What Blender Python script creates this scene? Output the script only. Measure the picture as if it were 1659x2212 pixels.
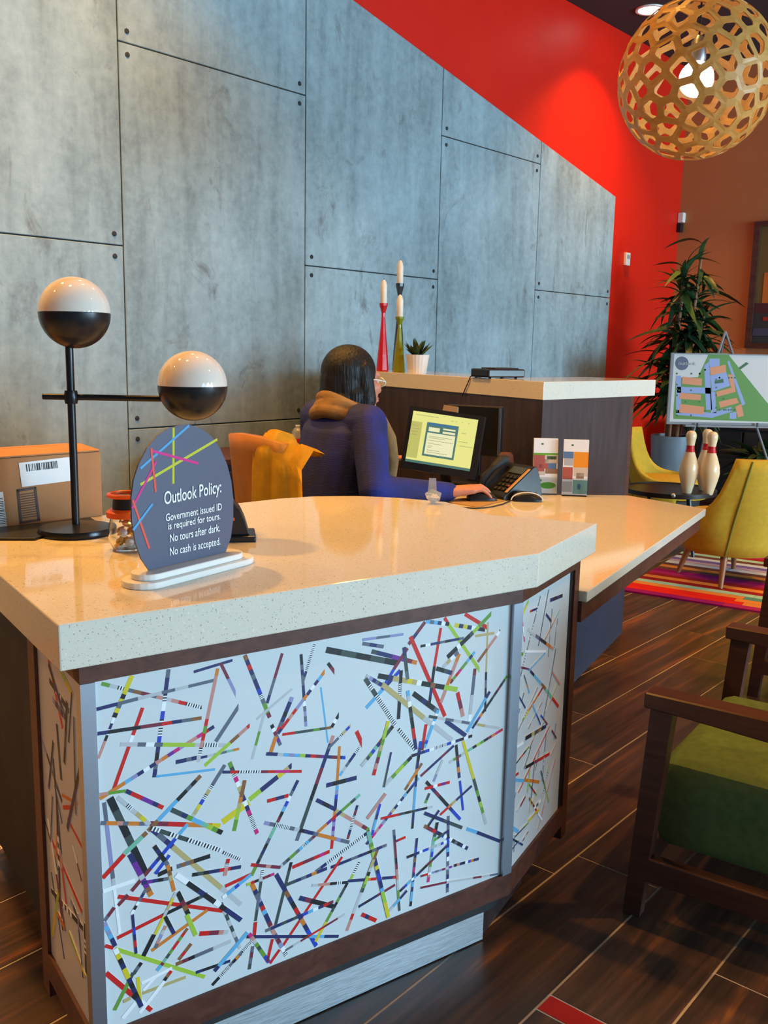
import bpy, bmesh, math, random
from mathutils import Vector, Matrix
random.seed(7)
R = math.radians
for o in list(bpy.data.objects): bpy.data.objects.remove(o, do_unlink=True)
C = bpy.context.scene.collection
sc = bpy.context.scene

# ------------------------------------------------------------------ camera
CAM = Vector((0, 0, 1.25)); FPX = 2026.0; PITCH = R(9.965); ROLL = R(1.09)
fw = Vector((0, math.cos(PITCH), -math.sin(PITCH)))
r0 = Vector((1, 0, 0)); u0 = Vector((0, math.sin(PITCH), math.cos(PITCH)))
rt = r0*math.cos(ROLL) + u0*math.sin(ROLL); up = -r0*math.sin(ROLL) + u0*math.cos(ROLL)
cd = bpy.data.cameras.new('camera'); cam = bpy.data.objects.new('camera', cd); C.objects.link(cam)
cam.matrix_world = Matrix(((rt.x, up.x, -fw.x, CAM.x), (rt.y, up.y, -fw.y, CAM.y), (rt.z, up.z, -fw.z, CAM.z), (0, 0, 0, 1)))
cd.sensor_fit = 'VERTICAL'; cd.sensor_height = 36.0; cd.lens = 36.0*FPX/2212; cd.clip_start = .02
sc.camera = cam

# ------------------------------------------------------------------ world, light, exposure
wd = bpy.data.worlds.new('daylight'); sc.world = wd; wd.use_nodes = True
wd.node_tree.nodes['Background'].inputs[0].default_value = (.62, .82, 1, 1)
wd.node_tree.nodes['Background'].inputs[1].default_value = 1.6
vs = sc.view_settings
vs.view_transform = 'Standard'; vs.look = 'None'; vs.gamma = 1; vs.use_curve_mapping = False
vs.exposure = 0.0

# the back wall runs along WS from P0, WN points from it into the room
PHI = R(48.86); WS = Vector((math.cos(PHI), math.sin(PHI), 0)); WN = Vector((math.sin(PHI), -math.cos(PHI), 0))
P0 = Vector((-1.36, 4.4, 0))
def wpt(s, d, z): return P0 + WS*s + WN*d + Vector((0, 0, z))
S0, S1, DEPTH, CEIL = -4.2, 6.14, 13.0, 3.77

def area(name, loc, aim, sx, sy, power, col, spread=180):
    l = bpy.data.lights.new(name, 'AREA'); l.shape = 'RECTANGLE'; l.size = sx; l.size_y = sy
    l.energy = power; l.color = col; l.spread = R(spread)
    o = bpy.data.objects.new(name, l); C.objects.link(o); o.location = loc
    o.rotation_euler = (Vector(aim)).to_track_quat('-Z', 'Z').to_euler()
    return o
DAY = (.50, .79, 1.0); WARM = (1.0, .47, .09)
# daylight entering through the three storefront windows of the room's front wall
for s, w in ((-1.4, 110), (1.4, 400), (4.2, 950)):
    area('window_daylight', wpt(s, DEPTH-.25, 1.62), -WN, 2.4, 2.5, w, DAY)
# warm recessed ceiling lamps (those in view also get their fixture further down)
SPOTS = [(-1.6, 2.0, 11), (-.3, 1.9, 11), (1.0, 1.9, 8), (-1.6, .8, 48), (-3.0, .7, 22), (0, .8, 30), (3.0, 3.4, 22), (2.4, 5.0, 30), (.6, 4.6, 30), (4.6, 3.0, 20), (4.35, .5, 22)]
for s, d, w in SPOTS:
    area('ceiling_spot', wpt(s, d, CEIL-.03), (0, 0, -1), .14, .14, w, WARM, 105)

# ------------------------------------------------------------------ helpers
def ray(x, y): return fw + rt*((x-829.5)/FPX) - up*((y-1106)/FPX)
def pz(x, y, z): d = ray(x, y); return CAM + d*((z-CAM.z)/d.z)
def py(x, y, Y): d = ray(x, y); return CAM + d*(Y/d.y)
def pl(x, y, p, n): d = ray(x, y); return CAM + d*((p-CAM).dot(n)/d.dot(n))
V = Vector
def xf(o): return Matrix.Translation(o.location) @ Matrix.Rotation(o.rotation_euler[2], 4, 'Z')
class MB:
    def __init__(s): s.bm = bmesh.new()
    def box(s, c, d, rz=0, bev=0, rot=None):
        m = Matrix.Translation(V(c)) @ (rot.to_4x4() if rot else Matrix.Rotation(rz, 4, 'Z')) @ Matrix.Diagonal((d[0], d[1], d[2], 1))
        r = bmesh.ops.create_cube(s.bm, size=1, matrix=m)
        if bev:
            es = {e for v in r['verts'] for e in v.link_edges}
            bmesh.ops.bevel(s.bm, geom=list(es), offset=bev, segments=2, affect='EDGES', profile=.5)
        return s
    def prism(s, pts, z0, z1, bev=0):
        a = [s.bm.verts.new((p[0], p[1], z0)) for p in pts]; b = [s.bm.verts.new((p[0], p[1], z1)) for p in pts]
        n = len(pts); fs = [s.bm.faces.new(a[::-1]), s.bm.faces.new(b)]
        for i in range(n): fs.append(s.bm.faces.new((a[i], a[(i+1) % n], b[(i+1) % n], b[i])))
        bmesh.ops.recalc_face_normals(s.bm, faces=fs)
        if bev:
            es = {e for f in fs for e in f.edges}
            bmesh.ops.bevel(s.bm, geom=list(es), offset=bev, segments=2, affect='EDGES', profile=.5)
        return s
    def slab(s, pts, nrm, th):      # polygon of 3-D points given thickness th along nrm
        a = [s.bm.verts.new(V(p)) for p in pts]; b = [s.bm.verts.new(V(p)+V(nrm)*th) for p in pts]; n = len(pts)
        fs = [s.bm.faces.new(a[::-1]), s.bm.faces.new(b)]
        for i in range(n): fs.append(s.bm.faces.new((a[i], a[(i+1) % n], b[(i+1) % n], b[i])))
        bmesh.ops.recalc_face_normals(s.bm, faces=fs); return s
    def loft(s, rings, cap=True):
        vs = [[s.bm.verts.new(V(p)) for p in r] for r in rings]; fs = []
        for a, b in zip(vs, vs[1:]):
            n = len(a)
            for i in range(n): fs.append(s.bm.faces.new((a[i], a[(i+1) % n], b[(i+1) % n], b[i])))
        if cap: fs += [s.bm.faces.new(vs[0][::-1]), s.bm.faces.new(vs[-1])]
        bmesh.ops.recalc_face_normals(s.bm, faces=fs); return s
    def lathe(s, prof, c=(0, 0, 0), n=28, cap=True):
        c = V(c)
        return s.loft([[c+V((r*math.cos(2*math.pi*i/n), r*math.sin(2*math.pi*i/n), z)) for i in range(n)] for r, z in prof], cap)
    def tube(s, pts, rad, n=10):
        pts = [V(p) for p in pts]; rr = rad if isinstance(rad, (list, tuple)) else [rad]*len(pts); rings = []; ref = None
        for i, p in enumerate(pts):
            t = (pts[min(i+1, len(pts)-1)]-pts[max(i-1, 0)]).normalized()
            if ref is None: ref = t.orthogonal().normalized()
            a = (ref - t*ref.dot(t)).normalized(); ref = a; b = t.cross(a)
            rings.append([p+(a*math.cos(2*math.pi*k/n)+b*math.sin(2*math.pi*k/n))*rr[i] for k in range(n)])
        return s.loft(rings)
    def cap(s, p, q, a, b, n=14):   # tapered limb with round ends
        p, q = V(p), V(q); t = (q-p); L = t.length or 1e-5; t = t/L if L > 1e-4 else V((0, 0, 1)); pts = []; rr = []
        for k in range(4): th = math.pi/2*k/4; pts.append(p-t*a*math.cos(th)); rr.append(max(a*math.sin(th), a*.02))
        pts.append(p); rr.append(a); pts.append(q); rr.append(b)
        for k in range(1, 5): th = math.pi/2*k/4; pts.append(q+t*b*math.sin(th)); rr.append(max(b*math.cos(th), b*.02))
        return s.tube(pts, rr, n)
    def ball(s, c, r, sc3=(1, 1, 1), rz=0, n=20):
        m = Matrix.Translation(V(c)) @ Matrix.Rotation(rz, 4, 'Z') @ Matrix.Diagonal((r*sc3[0], r*sc3[1], r*sc3[2], 1))
        bmesh.ops.create_uvsphere(s.bm, u_segments=n, v_segments=n//2+2, radius=1, matrix=m); return s
def obj(name, mb, m, parent=None, smooth=False, world=True, mats=None):
    bm = mb.bm if isinstance(mb, MB) else mb
    p = parent
    root = parent
    while root is not None and root.parent is not None: root = root.parent
    if root is not None and world: bmesh.ops.transform(bm, matrix=xf(root).inverted(), verts=bm.verts)
    me = bpy.data.meshes.new(name); bm.to_mesh(me); bm.free()
    for x in (mats or [m]): me.materials.append(x)
    if smooth:
        for f in me.polygons: f.use_smooth = True
        if smooth != 'all' and hasattr(me, 'set_sharp_from_angle'): me.set_sharp_from_angle(angle=R(40))
    o = bpy.data.objects.new(name, me); C.objects.link(o)
    if p is not None: o.parent = p
    return o
def tag(o, label, cat, group=None):
    o['label'] = label; o['category'] = cat
    if group: o['group'] = group
    return o
def thing(name, label, cat, loc=(0, 0, 0), rz=0, group=None):
    o = bpy.data.objects.new(name, None); o.empty_display_size = .05; C.objects.link(o)
    o.location = V(loc); o.rotation_euler = (0, 0, rz)
    return tag(o, label, cat, group)
def struct(name, mb, m, **k):
    o = obj(name, mb, m, **k); o['kind'] = 'structure'; return o
def centred(o):                       # move a top-level mesh's origin to the middle of its base
    me = o.data; n = len(me.vertices)
    c = sum((v.co for v in me.vertices), V())/n; c.z = min(v.co.z for v in me.vertices)
    me.transform(Matrix.Translation(-c)); o.location = c; return o
def dup(root, loc, rz, label, group=None):
    r = root.copy(); C.objects.link(r); r.location = V(loc); r.rotation_euler = (0, 0, rz); r['label'] = label
    if group: r['group'] = group
    for ch in list(root.children):
        c = ch.copy(); C.objects.link(c); c.parent = r
        for g in ch.children: d = g.copy(); C.objects.link(d); d.parent = c
    return r

# ------------------------------------------------------------------ materials
def mat(name, col, rough=.5, metal=0, emit=None, est=0, spec=.5, trans=0, ior=1.45, coat=0, alpha=1):
    m = bpy.data.materials.new(name); m.use_nodes = True; b = m.node_tree.nodes['Principled BSDF']
    b.inputs['Base Color'].default_value = (*col, 1); b.inputs['Roughness'].default_value = rough
    b.inputs['Metallic'].default_value = metal; b.inputs['Specular IOR Level'].default_value = spec
    b.inputs['Transmission Weight'].default_value = trans; b.inputs['IOR'].default_value = ior
    b.inputs['Coat Weight'].default_value = coat
    if emit: b.inputs['Emission Color'].default_value = (*emit, 1); b.inputs['Emission Strength'].default_value = est
    m.diffuse_color = (*col, 1)
    return m
class NT:
    def __init__(s, m): s.t = m.node_tree; s.b = s.t.nodes['Principled BSDF']
    def n(s, ty, **k):
        x = s.t.nodes.new(ty)
        for a, v in k.items():
            if a[0] == '_': setattr(x, a[1:], v)
            else: x.inputs[a.replace('_', ' ')].default_value = v
        return x
    def l(s, a, b): s.t.links.new(a, b)
    def coord(s, kind='Object', scale=(1, 1, 1), rot=(0, 0, 0)):
        tc = s.n('ShaderNodeTexCoord'); mp = s.n('ShaderNodeMapping'); mp.inputs['Scale'].default_value = scale; mp.inputs['Rotation'].default_value = rot
        s.l(tc.outputs[kind], mp.inputs['Vector']); return mp.outputs[0]
    def noise(s, vec, scale, detail=4, rough=.55, dist=0):
        x = s.n('ShaderNodeTexNoise'); x.inputs['Scale'].default_value = scale; x.inputs['Detail'].default_value = detail
        x.inputs['Roughness'].default_value = rough; x.inputs['Distortion'].default_value = dist
        if vec: s.l(vec, x.inputs['Vector'])
        return x.outputs['Fac']
    def ramp(s, f, stops, interp='LINEAR'):
        x = s.n('ShaderNodeValToRGB'); x.color_ramp.interpolation = interp; e = x.color_ramp.elements
        while len(e) > 1: e.remove(e[-1])
        e[0].position = stops[0][0]; e[0].color = (*stops[0][1], 1)
        for p, c in stops[1:]: q = e.new(p); q.color = (*c, 1)
        s.l(f, x.inputs[0]); return x.outputs[0]
    def mix(s, f, a, b, mode='MIX'):
        x = s.n('ShaderNodeMix'); x.data_type = 'RGBA'; x.blend_type = mode
        for q, k in ((f, 0), (a, 6), (b, 7)):
            if isinstance(q, (int, float)): x.inputs[k].default_value = q
            elif isinstance(q, tuple): x.inputs[k].default_value = (*q, 1)
            else: s.l(q, x.inputs[k])
        return x.outputs[2]
    def rand(s):
        x = s.n('ShaderNodeObjectInfo'); return x.outputs['Random']
    def bump(s, h, st, dist=.002):
        x = s.n('ShaderNodeBump'); x.inputs['Strength'].default_value = st; x.inputs['Distance'].default_value = dist
        s.l(h, x.inputs['Height']); s.l(x.outputs[0], s.b.inputs['Normal'])
def wood(name, dark, light, scale=(1, 14, 14), rough=.4, coat=0, rnd=False):
    m = mat(name, light, rough, coat=coat); t = NT(m); v = t.coord('Object', scale)
    if rnd:
        ad = t.n('ShaderNodeVectorMath'); ad.operation = 'MULTIPLY_ADD'; ad.inputs[1].default_value = (1, 1, 1)
        cx = t.n('ShaderNodeCombineXYZ'); ml = t.n('ShaderNodeMath'); ml.operation = 'MULTIPLY'; ml.inputs[1].default_value = 91
        t.l(t.rand(), ml.inputs[0]); t.l(ml.outputs[0], cx.inputs[0]); t.l(ml.outputs[0], cx.inputs[1]); t.l(v, ad.inputs[0]); t.l(cx.outputs[0], ad.inputs[2]); v = ad.outputs[0]
    f = t.noise(v, 3.0, 5, .6, .6); c = t.ramp(f, [(.3, dark), (.72, light)])
    t.l(c, t.b.inputs['Base Color']); return m
def mottled(name, a, b, scale=6, rough=.8, bump=0, kind='Object', spec=.5, detail=5):
    m = mat(name, a, rough, spec=spec); t = NT(m); f = t.noise(t.coord(kind), scale, detail)
    t.l(t.ramp(f, [(.3, a), (.7, b)]), t.b.inputs['Base Color'])
    if bump: t.bump(t.noise(t.coord(kind), scale*12, 3), bump)
    return m
def quartz(name, base):
    m = mat(name, base, .07, spec=.5); t = NT(m); v = t.coord('Object')
    f1 = t.noise(v, 330, 2, .5); f2 = t.noise(v, 210, 2, .5)
    c = t.mix(t.ramp(f1, [(.655, (0, 0, 0)), (.69, (1, 1, 1))]), base, (.30, .27, .24))
    c = t.mix(t.ramp(f2, [(.66, (0, 0, 0)), (.70, (1, 1, 1))]), c, tuple(min(1, x*1.15) for x in base))
    t.l(c, t.b.inputs['Base Color']); return m
M = {}
def concrete():
    m = mat('stained_concrete', (.4, .45, .45), .6); t = NT(m)
    v = t.coord('Object'); vs_ = t.coord('Object', (3.2, 3.2, .45))
    big = t.noise(v, 1.3, 6, .6, .3); streak = t.noise(vs_, 2.2, 6, .62, .4); fine = t.noise(v, 22, 6, .65)
    c = t.ramp(big, [(.30, (.13, .19, .21)), (.5, (.25, .355, .39)), (.68, (.40, .54, .59))])
    c = t.mix(.45, c, t.ramp(streak, [(.34, (.11, .15, .155)), (.52, (.28, .375, .41)), (.70, (.42, .55, .60))]))
    sp = t.noise(t.coord('Object', (1.6, 1.6, .8)), 3.4, 8, .72, .8)
    c = t.mix(t.ramp(sp, [(.57, (0, 0, 0)), (.68, (.8, .8, .8))]), c, (.11, .115, .11))
    c = t.mix(.25, c, t.ramp(fine, [(.35, (.18, .22, .24)), (.65, (.45, .54, .57))]))
    t.l(c, t.b.inputs['Base Color']); t.bump(fine, .12, .003); return m
M['concrete'] = concrete()
M['joint'] = mat('dark_joint', (.03, .035, .04), .9)  # near-black of the backing in the panel joints and of the bolts
M['red'] = mottled('red_paint', (.72, .011, .002), (.76, .014, .002), 2, .45)
M['tan'] = mottled('tan_paint', (.46, .19, .065), (.50, .21, .075), 2, .6)
M['ceiling'] = mat('charcoal_ceiling', (.035, .037, .045), .8)
M['plainwall'] = mat('grey_wall', (.16, .16, .15), .8)
M['quartz'] = quartz('cream_quartz', (.74, .69, .58))
M['wood'] = wood('walnut', (.062, .020, .013), (.125, .042, .026), (1.2, 1.2, 16), .4)
M['woodh'] = wood('walnut_rail', (.062, .020, .013), (.13, .044, .027), (1.2, 16, 16), .4)
M['darklam'] = wood('dark_laminate', (.030, .020, .021), (.064, .040, .044), (9, 9, 1.2), .4)
M['resin'] = mat('white_resin', (.66, .71, .73), .22, coat=.3)
M['steel'] = mat('brushed_aluminium', (.42, .47, .55), .38, 1)
def kick():
    m = mat('brushed_kick_steel', (.70, .74, .78), .3, 1); t = NT(m); f = t.noise(t.coord('Object', (3, 3, 60)), 9, 5)
    t.l(t.ramp(f, [(.3, (.42, .42, .42)), (.7, (.62, .62, .62))]), t.b.inputs['Roughness']); t.bump(f, .15, .002); return m
M['kick'] = kick()
M['black'] = mat('black_plastic', (.012, .013, .016), .35)
M['blackm'] = mat('black_metal', (.014, .016, .02), .28, .3)
M['blacksoft'] = mottled('black_matte', (.015, .017, .019), (.03, .03, .032), 8, .7)
M['white'] = mat('white_plastic', (.84, .82, .78), .25)
M['globe'] = mat('opal_glass', (.78, .70, .62), .06, coat=.6)
M['slate'] = mat('slate_print', (.085, .10, .16), .4)
M['paper'] = mat('white_paper', (.86, .87, .88), .6)
M['ink'] = mat('black_ink', (.02, .02, .025), .6)
M['card'] = mottled('cardboard', (.42, .19, .075), (.50, .24, .10), 9, .8)
M['tape'] = mat('packing_tape', (.62, .36, .16), .2)
M['glass'] = mat('clear_glass', (.95, .97, .98), .03, trans=1)
M['acrylic'] = mat('clear_acrylic', (.9, .95, 1), .05, trans=1, ior=1.3)
M['crystal'] = mat('cut_crystal', (.92, .90, .86), .03, trans=.75, ior=1.5)
M['gold'] = mottled('gold_foil', (.75, .42, .10), (.9, .7, .35), 60, .22)
M['goldfoil'] = mat('gold_wrapper', (.72, .40, .10), .25, .6)
M['orange'] = mat('orange_enamel', (.78, .11, .015), .3)
M['orfab'] = mottled('orange_leather', (.30, .115, .012), (.40, .16, .018), 14, .55)
M['yelfab'] = mottled('mustard_wool', (.62, .36, .02), (.74, .44, .03), 30, .85, .3)
M['yelchair'] = mottled('mustard_upholstery', (.50, .33, .018), (.58, .39, .025), 40, .8, .15)
M['seam'] = mat('olive_piping', (.16, .17, .02), .7)
M['skin'] = mat('skin', (.58, .22, .13), .5)
M['lips'] = mat('lip_colour', (.45, .07, .06), .4)
M['nail'] = mat('red_nail', (.55, .03, .05), .2)
M['eyew'] = mat('eye_white', (.8, .8, .78), .2)
def hairmat():
    m = mat('black_hair', (.008, .009, .010), .5, spec=.35); t = NT(m); f = t.noise(t.coord('Object', (1, 1, .06)), 130, 3)
    t.l(t.ramp(f, [(.3, (.003, .004, .005)), (.7, (.016, .016, .017))]), t.b.inputs['Base Color']); t.bump(f, .8, .006); return m
M['hair'] = hairmat()
def navy():
    m = mat('navy_knit', (.012, .014, .16), .8); t = NT(m); f = t.noise(t.coord('Object'), 11, 4)
    t.l(t.ramp(f, [(.3, (.009, .014, .075)), (.7, (.012, .022, .21))]), t.b.inputs['Base Color'])
    t.bump(t.noise(t.coord('Object', (1, 1, 6)), 60, 2), .35, .004); return m
M['navy'] = navy()
M['scarf'] = mottled('mustard_scarf', (.17, .095, .036), (.27, .16, .06), 24, .85, .4)
M['trouser'] = mat('dark_trousers', (.02, .02, .025), .8)
M['screen'] = mat('lit_screen', (.02, .02, .02), .3, emit=(.80, .78, .25), est=1.0)
M['candle'] = mottled('ivory_wax', (.80, .72, .58), (.84, .77, .64), 12, .45)
M['cred'] = mat('red_lacquer', (.55, .012, .02), .2)
M['cgreen'] = mat('olive_lacquer', (.23, .25, .012), .2)
M['cblack'] = mat('dark_lacquer', (.02, .035, .05), .2)
M['pot'] = mat('white_ceramic', (.78, .72, .66), .35)
M['leaf'] = mottled('leaf', (.012, .042, .018), (.03, .085, .028), 8, .45)
M['leafy'] = mottled('leaf_pale', (.05, .12, .025), (.10, .19, .035), 8, .45)
M['succ'] = mottled('succulent_leaf', (.06, .13, .03), (.14, .16, .05), 30, .5)
M['pin'] = mottled('pin_maple', (.78, .62, .36), (.86, .72, .48), 6, .2)
M['pinred'] = mat('pin_band', (.55, .015, .02), .25)
M['teak'] = wood('teak', (.20, .075, .03), (.36, .15, .06), (14, 14, 1.5), .4)
M['frame'] = wood('chair_walnut', (.055, .022, .016), (.10, .040, .028), (1.5, 1.5, 14), .4)
M['armtop'] = wood('chair_arm_wood', (.05, .018, .012), (.10, .034, .02), (1.5, 14, 14), .3)
M['green'] = mottled('green_upholstery', (.075, .135, .045), (.11, .18, .06), 45, .85, .2)
M['greypot'] = mat('grey_planter', (.25, .31, .36), .4)
M['soil'] = mat('soil', (.04, .03, .02), .9)
def plankmat():
    m = mat('wood_plank', (.1, .05, .03), .33); t = NT(m)
    v = t.coord('Object', (.55, 9, 9)); ad = t.n('ShaderNodeVectorMath'); cx = t.n('ShaderNodeCombineXYZ')
    ml = t.n('ShaderNodeMath'); ml.operation = 'MULTIPLY'; ml.inputs[1].default_value = 53
    t.l(t.rand(), ml.inputs[0])
    for k in range(3): t.l(ml.outputs[0], cx.inputs[k])
    t.l(v, ad.inputs[0]); t.l(cx.outputs[0], ad.inputs[1]); v = ad.outputs[0]
    f = t.noise(v, 2.2, 6, .62, .35); g = t.noise(v, 9, 4, .6)
    c = t.ramp(f, [(.30, (.022, .019, .018)), (.46, (.055, .035, .028)), (.58, (.12, .058, .036)), (.70, (.42, .14, .04)), (.82, (.12, .055, .03))])
    c = t.mix(.35, c, t.ramp(g, [(.3, (.028, .020, .018)), (.7, (.15, .075, .048))]))
    t.l(c, t.b.inputs['Base Color']); t.bump(g, .12, .002); return m
M['plank'] = plankmat()
M['grout'] = mottled('pale_grout', (.60, .50, .42), (.68, .58, .50), 30, .8)
M['redtile'] = mottled('red_inlay', (.50, .010, .008), (.58, .014, .01), 20, .4)
def bamboo():
    m = wood('bamboo_ply', (.50, .235, .05), (.64, .33, .085), (3, 3, 14), .45); return m
M['bamboo'] = bamboo()
M['bulb'] = mat('lit_opal_bulb', (1, .95, .85), .3, emit=(1, .92, .78), est=9)
M['lens'] = mat('lit_lens', (1, 1, 1), .3, emit=(1, .97, .92), est=12)
PAL = dict(r=(.62, .015, .012), k=(.014, .016, .02), n=(.022, .03, .13), b=(.02, .06, .50), c=(.12, .42, .70), g=(.13, .32, .04), l=(.36, .55, .05), y=(.68, .56, .02),
           o=(.66, .20, .025), a=(.50, .40, .17), s=(.12, .14, .19), w=(.86, .90, .92), p=(.58, .26, .22), m=(.60, .02, .20), u=(.16, .03, .30), e=(.20, .025, .05),
           t=(.18, .48, .34), i=(.50, .52, .54), v=(.28, .28, .50), d=(.05, .075, .07), h=(.26, .11, .04))
PK = list(PAL); PM = [mat('paper_'+k, PAL[k], .45) for k in PK]; PI_ = {k: i for i, k in enumerate(PK)}
def strip_mesh(p, q, wd_, cols, nrm, off):      # a paper strip: one quad per printed colour, skirt for thickness
    bm = bmesh.new(); p, q = V(p), V(q); d = q-p; t = d.normalized(); sd = nrm.cross(t).normalized()*wd_/2; lift = nrm*off
    cells = []
    for ch in cols:
        if ch == 'q': cells += ['k', 'w', 'k', 'w', 's', 'w']
        else: cells += [ch]*6
    seq = []
    for ch in cells:
        if seq and seq[-1][0] == ch: seq[-1][1] += 1
        else: seq.append([ch, 1])
    tot = len(cells); a = 0; prev = [bm.verts.new(p+sd+lift), bm.verts.new(p-sd+lift)]; ends = list(prev)
    for ch, k in seq:
        a += k; c = p+d*(a/tot); cur = [bm.verts.new(c+sd+lift), bm.verts.new(c-sd+lift)]
        f = bm.faces.new((prev[0], prev[1], cur[1], cur[0])); f.material_index = PI_[ch]; prev = cur
    ends += prev; low = [bm.verts.new(v.co-lift*.9) for v in ends]
    for i, j in ((0, 1), (1, 3), (3, 2), (2, 0)):
        f = bm.faces.new((ends[i], ends[j], low[j], low[i])); f.material_index = PI_['w']
    bm.faces.ensure_lookup_table(); bm.normal_update()
    if bm.faces[0].normal.dot(nrm) < 0: bmesh.ops.reverse_faces(bm, faces=bm.faces[:])
    return bm
def text_bm(s, size, sx=1.0, sy=1.0, align='LEFT', depth=.0004, bold=0):
    cu = bpy.data.curves.new('t', 'FONT'); cu.body = s; cu.size = size; cu.align_x = align; cu.extrude = depth; cu.offset = bold; cu.resolution_u = 3
    o = bpy.data.objects.new('t', cu); C.objects.link(o); bpy.context.view_layer.update()
    me = bpy.data.meshes.new_from_object(o.evaluated_get(bpy.context.evaluated_depsgraph_get()))
    bm = bmesh.new(); bm.from_mesh(me); bpy.data.objects.remove(o); bpy.data.meshes.remove(me)
    bmesh.ops.scale(bm, vec=(sx, sy, 1), verts=bm.verts); return bm
def remesh(mb, vox, smooth=4):
    me = bpy.data.meshes.new('r'); mb.bm.to_mesh(me); mb.bm.free(); o = bpy.data.objects.new('r', me); C.objects.link(o)
    a = o.modifiers.new('a', 'REMESH'); a.mode = 'VOXEL'; a.voxel_size = vox
    b = o.modifiers.new('b', 'SMOOTH'); b.iterations = smooth; b.factor = .5
    bpy.context.view_layer.update()
    m2 = bpy.data.meshes.new_from_object(o.evaluated_get(bpy.context.evaluated_depsgraph_get()))
    bm = bmesh.new(); bm.from_mesh(m2); bpy.data.objects.remove(o); return bm

# ------------------------------------------------------------------ room shell
def wquad(a, b, c, d): return [wpt(*a), wpt(*b), wpt(*c), wpt(*d)]
mid = wpt((S0+S1)/2, DEPTH/2, 0)
floor = MB(); floor.slab(wquad((S0-.2, -.2, -.0), (S1+.2, -.2, 0), (S1+.2, DEPTH+.2, 0), (S0-.2, DEPTH+.2, 0)), (0, 0, -1), .1)
floor = struct('floor', floor, M['grout'])
c_ = MB(); c_.slab(wquad((S0-.2, -.2, CEIL), (S1+.2, -.2, CEIL), (S1+.2, DEPTH+.2, CEIL), (S0-.2, DEPTH+.2, CEIL)), (0, 0, 1), .1)
struct('ceiling', c_, M['ceiling'])
w_ = MB(); w_.slab(wquad((S0, 0, 0), (S1, 0, 0), (S1, 0, CEIL), (S0, 0, CEIL)), -WN, .12)
wall_back = struct('wall_back', w_, M['red'])
w_ = MB(); w_.slab(wquad((S1, 0, 0), (S1, DEPTH, 0), (S1, DEPTH, CEIL), (S1, 0, CEIL)), WS, .12)
struct('wall_right', w_, M['tan'])
w_ = MB(); w_.slab(wquad((S0, 0, 0), (S0, DEPTH, 0), (S0, DEPTH, CEIL), (S0, 0, CEIL)), -WS, .12)
struct('wall_left', w_, M['plainwall'])
# front wall with three storefront windows (behind the camera)
w_ = MB()
def wb(s0, s1, z0, z1): w_.slab(wquad((s0, DEPTH, z0), (s1, DEPTH, z0), (s1, DEPTH, z1), (s0, DEPTH, z1)), WN, .12)
wb(S0, S1, 0, .3); wb(S0, S1, 2.95, CEIL)
for a, b in ((S0, -2.7), (-.1, .1), (2.7, 2.9), (5.5, S1)): wb(a, b, .3, 2.95)
struct('wall_front', w_, M['plainwall'])
for k, s in enumerate((-1.4, 1.4, 4.2)):
    w_ = MB()
    for ds in (-1.28, 0, 1.28): w_.slab(wquad((s+ds-.025, DEPTH+.02, .3), (s+ds+.025, DEPTH+.02, .3), (s+ds+.025, DEPTH+.02, 2.95), (s+ds-.025, DEPTH+.02, 2.95)), WN, .06)
    for z in (.3, 2.9): w_.slab(wquad((s-1.3, DEPTH+.02, z), (s+1.3, DEPTH+.02, z), (s+1.3, DEPTH+.02, z+.05), (s-1.3, DEPTH+.02, z+.05)), WN, .06)
    wf = struct('window_%d' % (k+1), w_, M['blackm'])
    g = MB(); g.slab(wquad((s-1.28, DEPTH+.05, .33), (s+1.28, DEPTH+.05, .33), (s+1.28, DEPTH+.05, 2.92), (s-1.28, DEPTH+.05, 2.92)), WN, .006)
    obj('pane', g, M['glass'], wf)
# concrete panels
TOPA, TOPB = (1.672, 3.157), (4.831, 2.501)
def ztop(s): return TOPA[1]+(TOPB[1]-TOPA[1])*(s-TOPA[0])/(TOPB[0]-TOPA[0])
SJ = [.156-1.171*k for k in (3, 2, 1)]+[.156, 1.3225, 2.5167, 3.686, 4.842]
def clip_top(poly):
    out = []; n = len(poly)
    for i in range(n):
        a, b = poly[i], poly[(i+1) % n]
        fa, fb = min(ztop(a[0]), CEIL-.01)-a[1], min(ztop(b[0]), CEIL-.01)-b[1]
        if fa >= 0: out.append(a)
        if (fa >= 0) != (fb >= 0): t = fa/(fa-fb); out.append((a[0]+(b[0]-a[0])*t, a[1]+(b[1]-a[1])*t))
    return out
GAP = .006
bk = MB(); bk.slab([wpt(SJ[0], .001, .0)]+[wpt(SJ[-1]-.01, .001, 0), wpt(SJ[-1]-.01, .001, ztop(SJ[-1])-.01), wpt(-1.2, .001, CEIL-.02), wpt(SJ[0], .001, CEIL-.02)], WN, .012)
obj('panel_backing', bk, M['joint'], wall_back)
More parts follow.
